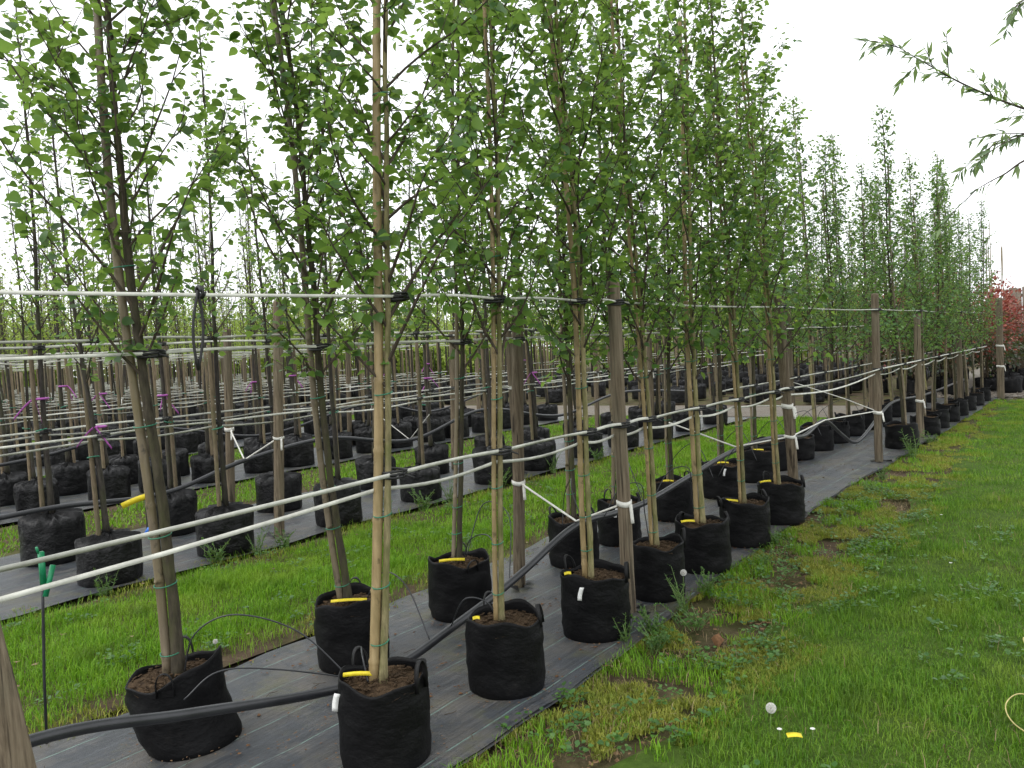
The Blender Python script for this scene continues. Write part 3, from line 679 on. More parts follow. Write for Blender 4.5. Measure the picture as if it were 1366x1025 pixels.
for y in [11.8, 13.4, 14.3, 15.3, 16.3, 17.3, 18.4, 19.4]:
    place_tree('far_open', XA-.03, y, 'leafy slim tree in squat black bag at the far end of the lawn row', 'leafy trees at the far end of the lawn row', scale=rng.uniform(.96, 1.02)*(1.04-.018*(y-9)))
for y in [9.6, 10.5, 11.35, 12.2, 13.1, 14.0, 15.0, 16.0, 17.0, 18.1, 19.2]:
    place_tree('far_open', XB-.12, y, 'leafy slim tree in squat black bag at the far end of the inner near-mat row', 'leafy trees at the far end of the inner row', scale=rng.uniform(.97, 1.03)*(1.06-.018*(y-9)))
ROWS = [('C', -6.36, 2.87, 1.15, 'second', 'front row of the second mat'), ('D', -7.58, 2.95, 1.17, 'second', 'back row of the second mat'),
        ('E', -10.45, 3.2, .76, 'third', 'front row of the third mat'), ('F', -11.6, 3.2, .76, 'third', 'back row of the third mat'),
        ('G', -14.5, 4.4, .76, 'third', 'front row of the fourth mat'), ('H', -15.7, 4.6, .76, 'third', 'back row of the fourth mat'),
        ('I', -18.6, 5.8, .76, 'third', 'front row of the fifth mat'), ('J', -19.8, 6.2, .76, 'third', 'back row of the fifth mat'),
        ('K', -22.8, 7.3, .76, 'third', 'front row of the sixth mat'), ('L', -24.0, 7.7, .76, 'third', 'back row of the sixth mat')]
FIX = {'C': [2.87, 3.86, 5.12, 6.39], 'D': [2.93, 4.05, 5.3, 6.75]}
RY = {}
for key, x, y0, dy, kind, desc in ROWS:
    ys = list(FIX.get(key, [])); y = (ys[-1]+dy) if ys else y0
    while y < 15.3:
        ys.append(y+rng.uniform(-.09, .09)); y += dy
    RY[key] = ys
    for i, y in enumerate(ys):
        rb = (key == 'D' and i in (0, 1, 4)) or (key == 'C' and i in (0, 5)) or (key in 'EF' and i % 4 == 2)
        lab = ('slim tree with purple ribbon on its stem, in the %s' if rb else 'slim staked tree in cinched black bag in the %s') % desc
        place_tree(kind, x+rng.uniform(-.05, .05), y, lab, 'staked trees in the %s' % desc, rb, rng.uniform(.93, 1.05))
# block beyond the gravel path
for bx, d in [(-6.0, 'first'), (-7.4, 'second'), (-9.4, 'third'), (-11.2, 'fourth'), (-13.4, 'fifth'), (-15.6, 'sixth')]:
    for y in np.arange(19.3, 25.4, 1.2):
        place_tree('third', bx+rng.uniform(-.1, .1), y, 'slim tree beyond the gravel path in the %s row from the red shrubs' % d, 'trees beyond the gravel path, %s row' % d)

# ------------------------------------------------------------------ posts
def post(x, y, h, rad, lx, ly, label, bands=()):
    r = np.random.default_rng(int(abs(x*37+y*91))); zs = np.array([-.04, .0, .25, .5, .8, 1.1, 1.4, 1.7, h-.03, h-.008, h])
    e = empty('wooden_post', (x, y, 0), label, 'post', 'wooden posts along the tree rows')
    P = np.column_stack([lx*zs/h+.004*noise1(zs, 3, 3), ly*zs/h, zs]); rr = rad*np.array([1.04, 1.04, 1.03, 1.0, 1.01, .99, 1.0, .98, .97, .93, .80])
    mb = MB(); mb.tube(P, rr, 16, True, .018); obj('pole', mb.mesh('pole', True), M['wood_post'], e)
    for z, hw in bands:
        zz = np.linspace(0, 2*np.pi, 17); c = (lx*z/h, ly*z/h)
        Q = np.column_stack([c[0]+(rad+.004)*np.cos(zz), c[1]+(rad+.004)*np.sin(zz), z+.006*np.sin(zz*2)+.004*zz/6])
        b = MB(); b.ribbon(Q, np.tile([[0, 0, 1.]], (17, 1)), hw, .003)
        tt = np.linspace(0, 1, 5); b.ribbon(np.column_stack([c[0]+rad+.01+.02*tt, c[1]-.01-.02*tt, z-.11*tt]), np.tile([[1, .6, .1]], (5, 1)), .010, .0012)
        obj('strap_band', b.mesh('strap_band'), M['cloth_white'], e)
    f = MB()
    for k in range(5):      # cut flaps of mat turned up round the foot
        a = k*1.26+r.uniform(-.3, .3); c, s = math.cos(a), math.sin(a); q = r.uniform(.05, .11)
        f.add([(c*rad, s*rad, .02), (c*(rad+q)-s*.04, s*(rad+q)+c*.04, .012), (c*(rad+q*.9)+s*.05, s*(rad+q*.9)-c*.05, r.uniform(.02, .05))], [(0, 1, 2)])
    obj('mat_flap', f.mesh('mat_flap'), M['handle_black'], e)
    return e
post(XA, .88, 2.02, .043, 0, -.28, 'round wooden post standing alone before the first tree of the lawn row', [(.52, .012)])
post(XA, 4.14, 2.03, .041, 0, .0, 'weathered wooden post with white strap band beside the bushy weeds', [(.68, .016)])
post(XA, 7.25, 2.0, .045, -.02, -.19, 'leaning grey wooden post with two white bands, second along the lawn', [(.72, .014), (1.0, .020)])
post(XA-.02, 10.45, 2.1, .047, 0, .08, 'wooden post standing alone on the open stretch of mat by the lawn', [(.62, .02)])
post(XA-.02, 13.0, 1.85, .05, 0, 0, 'thick wooden post among squat bags past the open stretch of mat', [(.55, .02)])
post(XA-.02, 16.7, 2.0, .05, 0, 0, 'wooden post nearly at the far end of the lawn row')
post(XA+.25, 20.2, 2.2, .07, 0, .1, 'last wooden post where the lawn meets the gravel', [(.7, .02), (1.15, .02)])
post(XB-.02, 4.26, 1.96, .041, 0, .15, 'brown wooden post in the inner row behind the pipe, with white cord', [(.72, .014)])
post(XB-.08, 10.2, 2.0, .05, 0, 0, 'wooden post in the inner row under the looped pipe', [(.7, .02)])
for y in (14.4, 18.5): post(XB-.1, y, 2.0, .05, 0, 0, 'wooden post in the inner row among the far leafy trees')
post(-6.4, 4.46, 2.24, .047, 0, .16, 'tall round wooden post at the front row of the second mat, with white cord', [(.93, .012)])
post(-7.74, 4.8, 2.05, .045, 0, .11, 'wooden post at the back row of the second mat, linked by cord', [(.95, .02)])
PY = {'C': [8.2, 12.0], 'D': [8.3, 12.2], 'E': [5.6, 9.6, 13.4], 'F': [5.9, 9.8, 13.6], 'G': [6.9, 10.8, 14.6], 'H': [7.2, 11.0], 'I': [8.0, 12.2], 'J': [8.4, 12.4], 'K': [9.1, 13.3], 'L': [9.5]}
for key, x, y0, dy, kind, desc in ROWS:
    for y in PY[key]: post(x-.03, y, rng.uniform(1.9, 2.1), .045, 0, rng.uniform(-.08, .12), 'wooden post in the %s' % desc, [(1.15, .02)])

# ------------------------------------------------------------------ straps
def strap_run(x, knots, z, side, amp, label, sag=.02, half=.008, ties=True, tie_r=.05):
    """tape from tie to tie along a row, bulging and sagging between them"""
    P, W = [], []
    for a, b in zip(knots[:-1], knots[1:]):
        t = np.linspace(0, 1, 9)[:-1]; y = a+(b-a)*t
        tw = rng.uniform(-.9, .9)*np.sin(t*math.pi)
        dz = -sag*(b-a)*np.sin(t*math.pi)+side*.018*np.sin(t*math.pi)
        P.append(np.column_stack([x+side*(tie_r*.55+amp*np.sin(t*math.pi)), y, z+dz])); W.append(np.column_stack([tw, 0*t, np.ones(8)]))
    P = np.vstack(P); W = np.vstack(W)
    mb = MB(); mb.ribbon(P, W, half, .0012)
    o = obj('support_strap', mb.mesh('support_strap'), M['strap_white']); tag(o, label, 'strap', 'white support straps along the tree rows')
    if ties:
        for k in knots[1:-1]:
            b = MB()
            for q in range(3):
                a = np.linspace(0, 2*np.pi, 13); b.tube(np.column_stack([x+tie_r*np.cos(a), k+tie_r*np.sin(a), z-.012+.011*q+.003*np.sin(a*2+q)]), .0055, 5, False)
            tt = np.linspace(0, 1, 4); b.tube(np.column_stack([x+tie_r+.035*tt, k+.03*tt, z-.02*tt]), .004, 4)
            obj('tie', b.mesh('tie'), M['rubber'], o)
    return o
YA = [2.2, 2.97, 3.76, 4.14, 4.48, 5.24, 5.96, 6.76, 7.14, 10.47, 11.8, 13.0, 14.3, 15.3, 16.7, 18.4, 20.2]
strap_run(XA, [-1.5, 2.26]+YA[1:], 1.165, 1, .010, 'upper tape of the low white pair along the lawn row', .012, .0085, True, .058)
strap_run(XA, [-1.5]+YA, 1.105, -1, .012, 'lower tape of the low white pair along the lawn row', .014, .008, False, .050)
us = strap_run(XA, [-1.5, 2.34, 3.0, 3.73, 4.15, 7.08, 10.5, 13.0, 16.7, 20.2], 1.90, 1, .0, 'single high white strap along the lawn row', .010, .006, True, .052)
kb = MB()      # unused rubber tie knotted on the high strap and hanging down
for s in (-1, 1):
    a = np.linspace(0, 1, 9); kb.tube(np.column_stack([XA+.03+0*a, 1.42+s*.018*np.sin(a*math.pi)-.02*a, 1.90-.26*a]), .005, 5)
a = np.linspace(0, 4*np.pi, 25); kb.tube(np.column_stack([XA+.03+.016*np.cos(a), 1.42+.004*a/4, 1.895+.018*np.sin(a)]), .006, 5)
obj('tie', kb.mesh('tie'), M['rubber'], us)['label'] = 'loose black tie dangling'
YB = [1.74, 2.66, 3.78, 4.35, 4.98, 5.7, 6.7, 7.78, 8.72, 10.2, 11.35, 13.1, 14.4, 16, 18.5, 20.0]
strap_run(XB, [-1.2]+YB, 1.72, 1, .0, 'high white strap along the inner near-mat row', .006, .007, True, .06)
strap_run(XB, YB[7:], 1.10, 1, .01, 'low white strap along the inner near-mat row past the raised pipe', .012, .008, True, .05)
for key, x, y0, dy, kind, desc in ROWS:
    kn = [-.5 if x > -9 else 1.0] + sorted(RY[key]+PY[key]) + [15.8]; big = 1.0 if x > -9 else .9
    nr = x > -9
    strap_run(x, kn, 1.16, 1, .02, 'low white tape on the lawn-facing side of the %s' % desc, .008, .009*big, nr, .06)
    strap_run(x, kn, 1.12, -1, .03, 'low white tape on the far side of the %s' % desc, .010, .008*big, False, .06)
    strap_run(x, kn, 1.90, 1, .02, 'high white tape on the lawn-facing side of the %s' % desc, .004, .011*big, nr, .06)
    if key in 'DFHJL': strap_run(x, kn, 1.84, -1, .02, 'high white tape on the far side of the %s' % desc, .006, .009*big, False, .06)
def cord(pts, label, rad=.006, name='white_cord', mat='cloth_white', cat='cord', sub=8):
    pts = np.array(pts, float); t = np.linspace(0, len(pts)-1, (len(pts)-1)*sub+1)
    P = np.stack([np.interp(t, np.arange(len(pts)), pts[:, c]) for c in range(3)], 1)
    mb = MB(); mb.tube(P, rad, 6, True, .05); return tag(obj(name, mb.mesh(name, True), M[mat]), label, cat)
cord([(XB, 4.31, .72), (-2.75, 4.1, .55), (XA, 4.14, .68)], 'white cord holding the pipe between the inner post and the weedy post', .007)
cord([(XB, 6.6, .90), (-2.75, 6.7, .68), (XA, 7.2, .72)], 'white cord holding the pipe by the leaning grey post', .007)
cord([(XA, 7.2, .72), (-2.7, 9.2, .66), (XA-.02, 10.5, .64)], 'white cord strung from the leaning post to the lone post', .007)
cord([(XA, 7.2, 1.0), (XB, 8.8, .86), (XB-.08, 10.2, .72)], 'white cord slanting back from the double banded post', .006)
cord([(XB-.08, 10.2, 1.05), (-2.8, 10.4, .8), (XA-.02, 10.45, .64)], 'white cord tying the inner post across to the lone post', .006)
cord([(-7.74, 4.86, .95), (-6.95, 4.5, .70), (-6.4, 4.52, .93)], 'white cord slung between the two posts of the second mat', .008)

# ------------------------------------------------------------------ irrigation
def spline(pts, n=10):
    pts = np.array(pts, float); P = np.vstack([2*pts[0]-pts[1], pts, 2*pts[-1]-pts[-2]]); out = []
    for i in range(1, len(P)-2):
        for t in np.linspace(0, 1, n, endpoint=False):
            p0, p1, p2, p3 = P[i-1:i+3]
            out.append(.5*((2*p1)+(-p0+p2)*t+(2*p0-5*p1+4*p2-p3)*t*t+(-p0+3*p1-3*p2+p3)*t**3))
    out.append(P[-2]); return np.array(out)
e = empty('irrigation_pipe', (-2.75, .8, 0), 'black irrigation pipe sagging between the tree bags of the near mat', 'pipe')
PP = [(-2.60, .2, .56), (-2.75, .95, .50), (-2.75, 1.47, .375), (-2.75, 1.96, .25), (-2.75, 2.29, .19), (-2.75, 2.59, .19), (-2.75, 2.89, .24), (-2.75, 3.26, .31), (-2.75, 3.55, .38), (-2.75, 4.08, .52), (-2.75, 4.6, .505), (-2.75, 5.04, .50), (-2.75, 5.82, .575), (-2.75, 6.66, .65), (-2.6, 7.25, .70), (-2.68, 8.37, .58), (-2.75, 9.31, .64), (-2.75, 10.0, .40), (-2.75, 10.5, .24), (-2.75, 11.0, .25), (-2.75, 12.1, .48), (-2.75, 13.0, .56), (-2.7, 15, .5), (-2.7, 19, .5)]
P = spline(PP); mb = MB(); mb.tube(P-np.array([-2.75, .8, 0]), .021, 12, True); obj('pipe', mb.mesh('pipe', True), M['pipe_black'], e)
def drip(pts, rad=.0035):
    mb = MB(); mb.tube(spline(pts, 8)-np.array([-2.75, .8, 0]), rad, 6); obj('drip_tube', mb.mesh('drip_tube', True), M['pipe_black'], e)
drip([(-2.75, 2.25, .21), (-2.95, 2.12, .44), (-3.12, 1.92, .55), (-3.25, 1.80, .48), (-3.3, 1.76, .30)])
drip([(-2.75, 2.3, .20), (-2.9, 1.95, .34), (-3.0, 1.75, .38), (-3.05, 1.62, .30)])
drip([(-2.75, 2.32, .20), (-2.62, 2.2, .40), (-2.5, 2.1, .43), (-2.45, 2.08, .33)])
drip([(-2.75, 2.75, .22), (-2.95, 2.8, .46), (-3.15, 2.82, .50), (-3.28, 2.8, .33)])
drip([(-2.75, 2.9, .25), (-2.6, 2.85, .43), (-2.5, 2.9, .42), (-2.46, 2.93, .33)])
drip([(-2.75, 3.3, .32), (-2.95, 3.5, .55), (-3.2, 3.6, .50), (-3.3, 3.62, .33)])
drip([(-2.75, 3.4, .35), (-3.05, 3.8, .62), (-3.3, 3.85, .66), (-3.36, 3.72, .33)])
for ya, yb, x in [(4.2, 4.75, XB), (4.4, 4.5, XA), (5.0, 5.5, XB), (5.1, 5.2, XA), (6.2, 6.5, XB), (6.3, 6.05, XA), (7.2, 7.65, XB), (8.2, 8.65, XB), (9.2, 9.55, XB-.1), (9.7, 10.45, XB-.1), (11.0, 11.3, XB-.1)]:
    s = 1 if x > -2.75 else -1
    drip([(-2.75, ya, .48), (-2.75+s*.12, ya+.05, .70), (-2.75+s*.28, (ya+yb)/2, .74), (x-s*.06, yb, .55), (x-s*.03, yb, .32)])
for x, lab, pts in [(-6.95, 'second', [(1.0, .50), (2.6, .56), (3.6, .52), (4.5, .70), (5.6, .78), (6.8, .62), (8.3, .85), (10, .6), (12.1, .8), (15, .6)]),
                    (-11.0, 'third', [(2.0, .5), (4.0, .6), (5.7, .8), (7.5, .5), (9.7, .8), (11.5, .5), (13.5, .8), (15.2, .5)])]:
    mb = MB(); mb.tube(spline([(x+.05*math.sin(y*2), y, z) for y, z in pts]), .022, 8); tag(obj('irrigation_pipe', mb.mesh('irrigation_pipe', True), M['pipe_black']), 'black irrigation pipe slung along the middle of the %s mat' % lab, 'pipe')
    if lab == 'second':
        cord([(x-.62, 6.75, 1.0), (x, 6.8, .62), (x+.55, 6.6, .95)], 'thin white cord carrying the pipe of the second mat', .005)

e = empty('drip_stake', (-3.84, 1.39, 0), 'thin black upright stake with green clip at the mat edge by the grass strip', 'stake')
mb = MB(); mb.tube([(0, 0, -.03), (.006, .01, .3), (0, .03, .6), (0, .04, .80)], .0065, 7); obj('rod', mb.mesh('rod', True), M['pipe_black'], e)
mb = MB(); mb.box((0, .04, .79), (.009, .011, .075)); mb.box((.012, .06, .73), (.007, .010, .07), [[1, 0, 0], [0, .95, .3], [0, -.3, .95]]); mb.tube([(0, .03, .86), (.01, .02, .89)], .006, 6); obj('clip', mb.mesh('clip'), M['clip_green'], e)
o = obj('yellow_marker', tag_strip(.12, .013, .004), M['tag_yellow'], None, (-3.36, 1.70, 1.105)); o.rotation_euler = (R(10), R(18), R(232)); tag(o, 'yellow plastic strip clipped to the thick mossy stem', 'tag')
mb = MB(); mb.tube([(0, 0, 0), (.02, .02, .03), (.05, .04, .03), (.07, .05, .0)], [.012, .02, .018, .008], 8); o = obj('blue_clip', mb.mesh('blue_clip', True), M['clip_blue'], None, (-6.14, 3.05, .36)); tag(o, 'small blue plastic clip lying on a cinched bag of the second mat', 'clip')

# ------------------------------------------------------------------ small plants on the edges
def weed_mesh(seed, h, nst, lsz, spread):
    r = np.random.default_rng(seed); mb = MB(); LP, LD, LN, LS = [], [], [], []
    for k in range(nst):
        a = r.uniform(0, 6.28); H = h*r.uniform(.5, 1.1); d = np.array([math.cos(a)*spread, math.sin(a)*spread, 1.0])
        b = np.array([r.normal(0, .05*spread), r.normal(0, .05*spread), -.02]); P = np.array([b, b+d*H*.5+r.normal(0, .01, 3), b+d*H*np.array([1.25, 1.25, .95])])
        mb.tube(P, [.003, .0022, .001], 4, False)
        n = int(H/.010); t = r.uniform(.1, 1, n)
        p = np.where(t[:, None] < .5, P[0]+(P[1]-P[0])*t[:, None]*2, P[1]+(P[2]-P[1])*(t[:, None]*2-1))
        dd = r.normal(0, 1, (n, 3)); dd[:, 2] = np.abs(dd[:, 2])*.5+.15
        LP.append(p); LD.append(dd); LN.append(np.array([0, 0, 1.])+r.normal(0, .4, (n, 3))); LS.append(lsz*r.uniform(.5, 1.2, n)*(1.15-.5*t))
    return mb.mesh('stems'), leaf_cloud('leaves', np.vstack(LP), np.vstack(LD), np.vstack(LN), np.concatenate(LS), 'willow' if lsz > .03 else 'low')
WEED = [weed_mesh(500+i, [.17, .22, .13, .26][i], [16, 12, 18, 10][i], [.026, .034, .024, .05][i], [.5, .35, .7, .3][i]) for i in range(4)]
def weed(k, x, y, label, s=1.0, group=None):
    e = empty('weed', (x, y, 0), label, 'weed', group); e.rotation_euler = (0, 0, rng.uniform(0, 6.28)); e.scale = (s, s, s)
    obj('stems', WEED[k][0], M['stem_green'], e); stuff(obj('leaves', WEED[k][1], M['leaf_weed'], e)); return e
gl = 'bushy little weeds along the soil edge beside the lawn'
for k, x, y, s in [(1, -2.22, 3.74, 1.2), (0, -2.14, 3.92, 1.1), (0, -2.02, 3.72, 1.0), (1, -2.16, 4.35, 1.25), (2, -2.0, 4.15, 1.0), (0, -2.2, 4.75, .9), (2, -2.1, 5.6, .9), (0, -2.22, 6.1, 1.0), (2, -2.1, 8.6, 1.0), (0, -2.15, 9.3, .9), (2, -2.25, 12.6, 1.1)]:
    weed(k, x, y, 'bushy little weed on the soil edge between mat and lawn', s, gl)
weed(3, -2.16, 11.0, 'tall bright green weed beside the squat bag past the lone post', 1.6)
gl2 = 'bushy weeds at the foot of the second mat bags'
for k, x, y, s in [(3, -6.0, 2.65, .9), (0, -6.1, 3.6, 1.3), (1, -6.0, 3.95, 1.3), (0, -5.98, 4.2, 1.1), (1, -6.08, 5.6, 1.2), (0, -6.0, 6.0, 1.4), (1, -6.05, 6.5, 1.3), (0, -6.05, 7.4, 1.4), (1, -6.1, 8.6, 1.5), (0, -6.0, 9.6, 1.4)]:
    weed(k, x, y, 'bushy weed along the grass strip edge of the second mat', s, gl2)
weed(3, -4.15, 4.6, 'young pale sapling weed in the first grass strip', 1.1)

def dandelion(x, y, h, label, tilt=.0, rad=.021):
    e = empty('dandelion_clock', (x, y, 0), label, 'dandelion'); mb = MB()
    mb.tube([(0, 0, -.02), (tilt*.4, 0, h*.5), (tilt, 0, h)], [.002, .0017, .0015], 5); obj('stem', mb.mesh('stem'), M['stem_green'], e)
    n = 170; k = np.arange(n)+.5; ph = np.arccos(1-2*k/n); th = np.pi*(1+5**.5)*k
    D = np.stack([np.cos(th)*np.sin(ph), np.sin(th)*np.sin(ph), np.cos(ph)], 1); hb = MB(); c = np.array([tilt, 0, h+rad*.6])
    for d in D:
        hb.tube([c+d*.004, c+d*rad*.8], .00022, 3, False)
        a = unit(np.cross(d, [.3, .5, .8])); b = np.cross(d, a)
        for q in range(5):
            g = math.cos(q*1.257)*a+math.sin(q*1.257)*b; hb.tube([c+d*rad*.8, c+d*rad+g*rad*.22], .00035, 3, False)
    o = obj('seed_head', hb.mesh('seed_head'), M['dandelion_hair'], e); stuff(o)
    cb = MB(); cb.tube([c-np.array([0, 0, .004]), c, c+np.array([0, 0, .004])], [.003, .005, .002], 7); obj('core', cb.mesh('core'), M['chip'], e)
dandelion(-1.19, 3.13, .10, 'white dandelion clock beside the yellow scrap on the lawn', .01)
dandelion(-2.20, 4.42, .20, 'white dandelion clock standing over the bushy weeds by a wooden post', .015, .020)
dandelion(-3.95, 2.30, .14, 'small dandelion clock in the first grass strip', .0, .013)
for x, y, l in [(-1.13, 3.08, 'tiny white daisy between dandelion clock and yellow scrap'), (-1.02, 3.15, 'tiny white daisy just past the yellow scrap'), (-.95, 5.9, 'white daisy speck in the middle of the lawn'), (-1.25, 7.4, 'white daisy speck in the far lawn')]:
    e = empty('daisy', (x, y, 0), l, 'flower'); mb = MB(); mb.tube([(0, 0, -.02), (0, 0, .055)], .0012, 4); obj('stem', mb.mesh('stem'), M['stem_green'], e)
    mb = MB()
    for q in range(9):
        a = q*.698; mb.add([(0, 0, .056), (.009*math.cos(a-.3), .009*math.sin(a-.3), .060), (.011*math.cos(a), .011*math.sin(a), .058), (.009*math.cos(a+.3), .009*math.sin(a+.3), .060)], None, [(0, 1, 2, 3)])
    obj('petals', mb.mesh('petals'), M['daisy'], e)
o = obj('plastic_scrap', tag_strip(.06, .012, .004), M['tag_yellow'], None, (-1.09, 3.05, .055)); o.rotation_euler = (R(-55), R(4), R(38)); tag(o, 'yellow plastic scrap lying on the mown lawn', 'litter')
mb = MB(); t = np.linspace(0, 1, 9)
g = np.array([[(u*.13-.065, (v-.5)*.07*math.sin(u*3.0+.1), .035*math.sin(v*3)+.02*math.sin(u*5)) for v in np.linspace(0, 1, 5)] for u in t]); mb.sheet(g)
o = obj('dead_leaf', mb.mesh('dead_leaf', True), M['dead_leaf'], None, (-1.78, 3.98, .0)); o.rotation_euler = (0, R(-15), 1.9); tag(o, 'curled brown dead leaf on the soil edge of the lawn', 'leaf')
cord(spline([(-.36, 4.62, .06), (-.42, 4.52, .09), (-.36, 4.42, .02)]), 'pale cord end poking from the lawn', .0026, 'loose_twine', 'cord_yellow')
cord(spline([(-.28, 3.95, .02), (-.38, 3.90, .06), (-.42, 3.78, .05), (-.38, 3.66, .03), (-.26, 3.55, .02)]), 'thin yellow cord curled on the lawn', .0026, 'loose_twine', 'cord_yellow', sub=1)

# ------------------------------------------------------------------ far right: red shrubs, fence, gravel
def shrub_parts(seed):
    r = np.random.default_rng(seed); n = 1500
    u = r.normal(0, 1, (n, 3)); u /= np.linalg.norm(u, axis=1)[:, None]; q = r.uniform(.35, 1, n)**.6
    lump = 1+.25*np.sin(3*np.arctan2(u[:, 1], u[:, 0])+seed)+.2*np.sin(5*u[:, 2]+seed)
    P = u*np.array([.55, .55, 1.05])*(q*lump)[:, None]+np.array([0, 0, 1.45])
    D = u+r.normal(0, .5, (n, 3)); N = np.array([0, 0, 1.])+r.normal(0, .5, (n, 3)); s = r.uniform(.06, .11, n)
    red = (P[:, 2] > 1.35+.4*r.standard_normal(n)) & (q > .55)
    mb = MB()
    for k in range(9):
        a = r.uniform(0, 6.28); mb.tube([(0, 0, .2), (.12*math.cos(a), .12*math.sin(a), .8), (.3*math.cos(a), .3*math.sin(a), 1.9)], [.016, .011, .004], 5)
    bag = cinched_bag(.24, .32, seed); cane = MB(); cane.tube([(.05, 0, .2), (.08, .02, 2), (.1, .05, r.uniform(3.6, 4.8))], [.02, .018, .010], 6)
    return [('grow_bag', bag, 'bag_black'), ('stems', mb.mesh('stems'), 'twig'), ('cane', cane.mesh('cane', True), 'bamboo_grey'),
            ('young_leaves', leaf_cloud('young_leaves', P[red], D[red], N[red], s[red], 'low'), 'leaf_red'), ('old_leaves', leaf_cloud('old_leaves', P[~red], D[~red], N[~red], s[~red], 'low'), 'leaf_dark')]
SP = [shrub_parts(700+i) for i in range(3)]
for i, (x, y) in enumerate([(-2.75, 22.6), (-2.7, 23.8), (-2.75, 25.0), (-2.8, 26.3), (-2.9, 27.6), (-2.9, 29.0), (-3.7, 22.8), (-3.8, 24.2), (-3.9, 25.8), (-4.0, 27.4), (-4.7, 23.4), (-4.9, 25.2), (-3.3, 21.5), (-4.2, 21.9), (-5.1, 22.0)]):
    e = empty('red_shrub', (x, y, 0), 'red leaved shrub in black bag beyond the gravel edge', 'shrub', 'red shrubs at the end of the lawn'); e.rotation_euler = (0, 0, i*1.7); e.scale = (1, 1, rng.uniform(.95, 1.12)*(1 if x < -3 else .95))
    for nm, me, mt in SP[i % 3]:
        o = obj(nm, me, M[mt], e)
        if 'leaves' in nm: stuff(o)
e = empty('board_fence', (-3.05, 30.5, 0), 'tall dark wooden board fence behind the red shrubs', 'fence')
bm_ = MB(); bm_.box((0, 0, 1.35), (.095, .014, 1.4)); bme = bm_.mesh('board'); bme.materials.append(M['wood_board'])
d = np.array([3.0, -3.2]); L = np.linalg.norm(d); d /= L
for k in range(26):
    o = bpy.data.objects.new('board', bme); COL.objects.link(o); o.parent = e
    o.location = (d[0]*k*.2, d[1]*k*.2, rng.uniform(-.03, .03)); o.rotation_euler = (rng.uniform(-.01, .01), 0, math.atan2(d[1], d[0])); 
for z in (.5, 1.5, 2.5):
    mb = MB(); mb.box((d[0]*2.5, d[1]*2.5, z), (2.6, .03, .05), [[d[0], -d[1], 0], [d[1], d[0], 0], [0, 0, 1]]); mb.V[0] += np.array([-d[1], d[0], 0])*.045
    obj('rail', mb.mesh('rail'), M['wood_board'], e)
mb = MB()
for i in range(420):
    x, y = rng.uniform(-3.6, .5), rng.uniform(19.7, 24); s = rng.uniform(.02, .06); mb.box((x, y, -.02), (s, s*.8, s*.5), [[.9, .3, .1], [-.3, .9, .2], [.1, -.2, .9]])
o = obj('stones', mb.mesh('stones'), M['gravel']); stuff(o); tag(o, 'loose pale stones where the lawn meets the gravel', 'stones')
for i, (x, y) in enumerate([(-2.2, 22.2), (-2.0, 23.0), (-2.15, 24.0), (-1.95, 25.0), (-2.1, 26.0), (-1.9, 27.0)]):
    o = obj('grow_bag', cinched_bag(.26, .34, 800+i), M['bag_black'], None, (x, y, -.02)); tag(o, 'empty black grow bag at the foot of the red shrubs', 'bag', 'bags at the foot of the red shrubs')

# ------------------------------------------------------------------ willow reaching in from the right
e = empty('willow_tree', (1.5, 4.3, 0), 'narrow leaved willow whose thin branches hang over the lawn', 'tree')
O = np.array([1.5, 4.3, 0])
tr = MB(); tr.tube(np.array([(0, 0, -.05), (.02, 0, .6), (-.03, .03, 1.4), (-.06, .02, 2.2), (-.02, .05, 3.2), (.03, .1, 4.2)]), [.09, .07, .06, .05, .03, .01], 12, True, .04); obj('trunk', tr.mesh('trunk', True), M['bark_dark'], e)
WU = fast_mesh('leaf', WIL_V*np.array([1.45, 1, 1]), WIL_T); WU.materials.append(M['leaf_willow'])
r = np.random.default_rng(55)
LIMB = [([(1.45, 4.32, 2.0), (.9, 4.0, 2.15), (.3, 3.85, 2.30), (-.10, 3.7, 2.38), (-.29, 3.62, 2.46), (-.46, 3.50, 2.56), (-.59, 3.40, 2.66), (-.70, 3.32, 2.75)], 1.0, 11),
        ([(.9, 4.0, 2.15), (.3, 3.8, 2.2), (-.2, 3.66, 2.28), (-.36, 3.56, 2.21), (-.46, 3.49, 2.15)], .5, 2),
        ([(1.45, 4.33, 2.6), (.7, 4.0, 2.75), (.1, 3.8, 2.9), (-.25, 3.66, 2.88), (-.34, 3.61, 2.80)], .8, 9),
        ([(1.46, 4.34, 2.4), (.7, 3.9, 2.4), (0, 3.7, 2.42), (-.28, 3.6, 2.36), (-.42, 3.52, 2.33)], .8, 9),
        ([(1.48, 4.34, 2.9), (1.2, 4.9, 3.5), (.9, 5.3, 4.0)], 1.0, 8), ([(1.5, 4.3, 2.2), (2.1, 4.0, 2.8), (2.5, 3.9, 3.4)], 1.0, 8), ([(1.5, 4.35, 3.2), (1.6, 4.0, 3.9), (1.5, 3.8, 4.5)], 1.0, 8)]
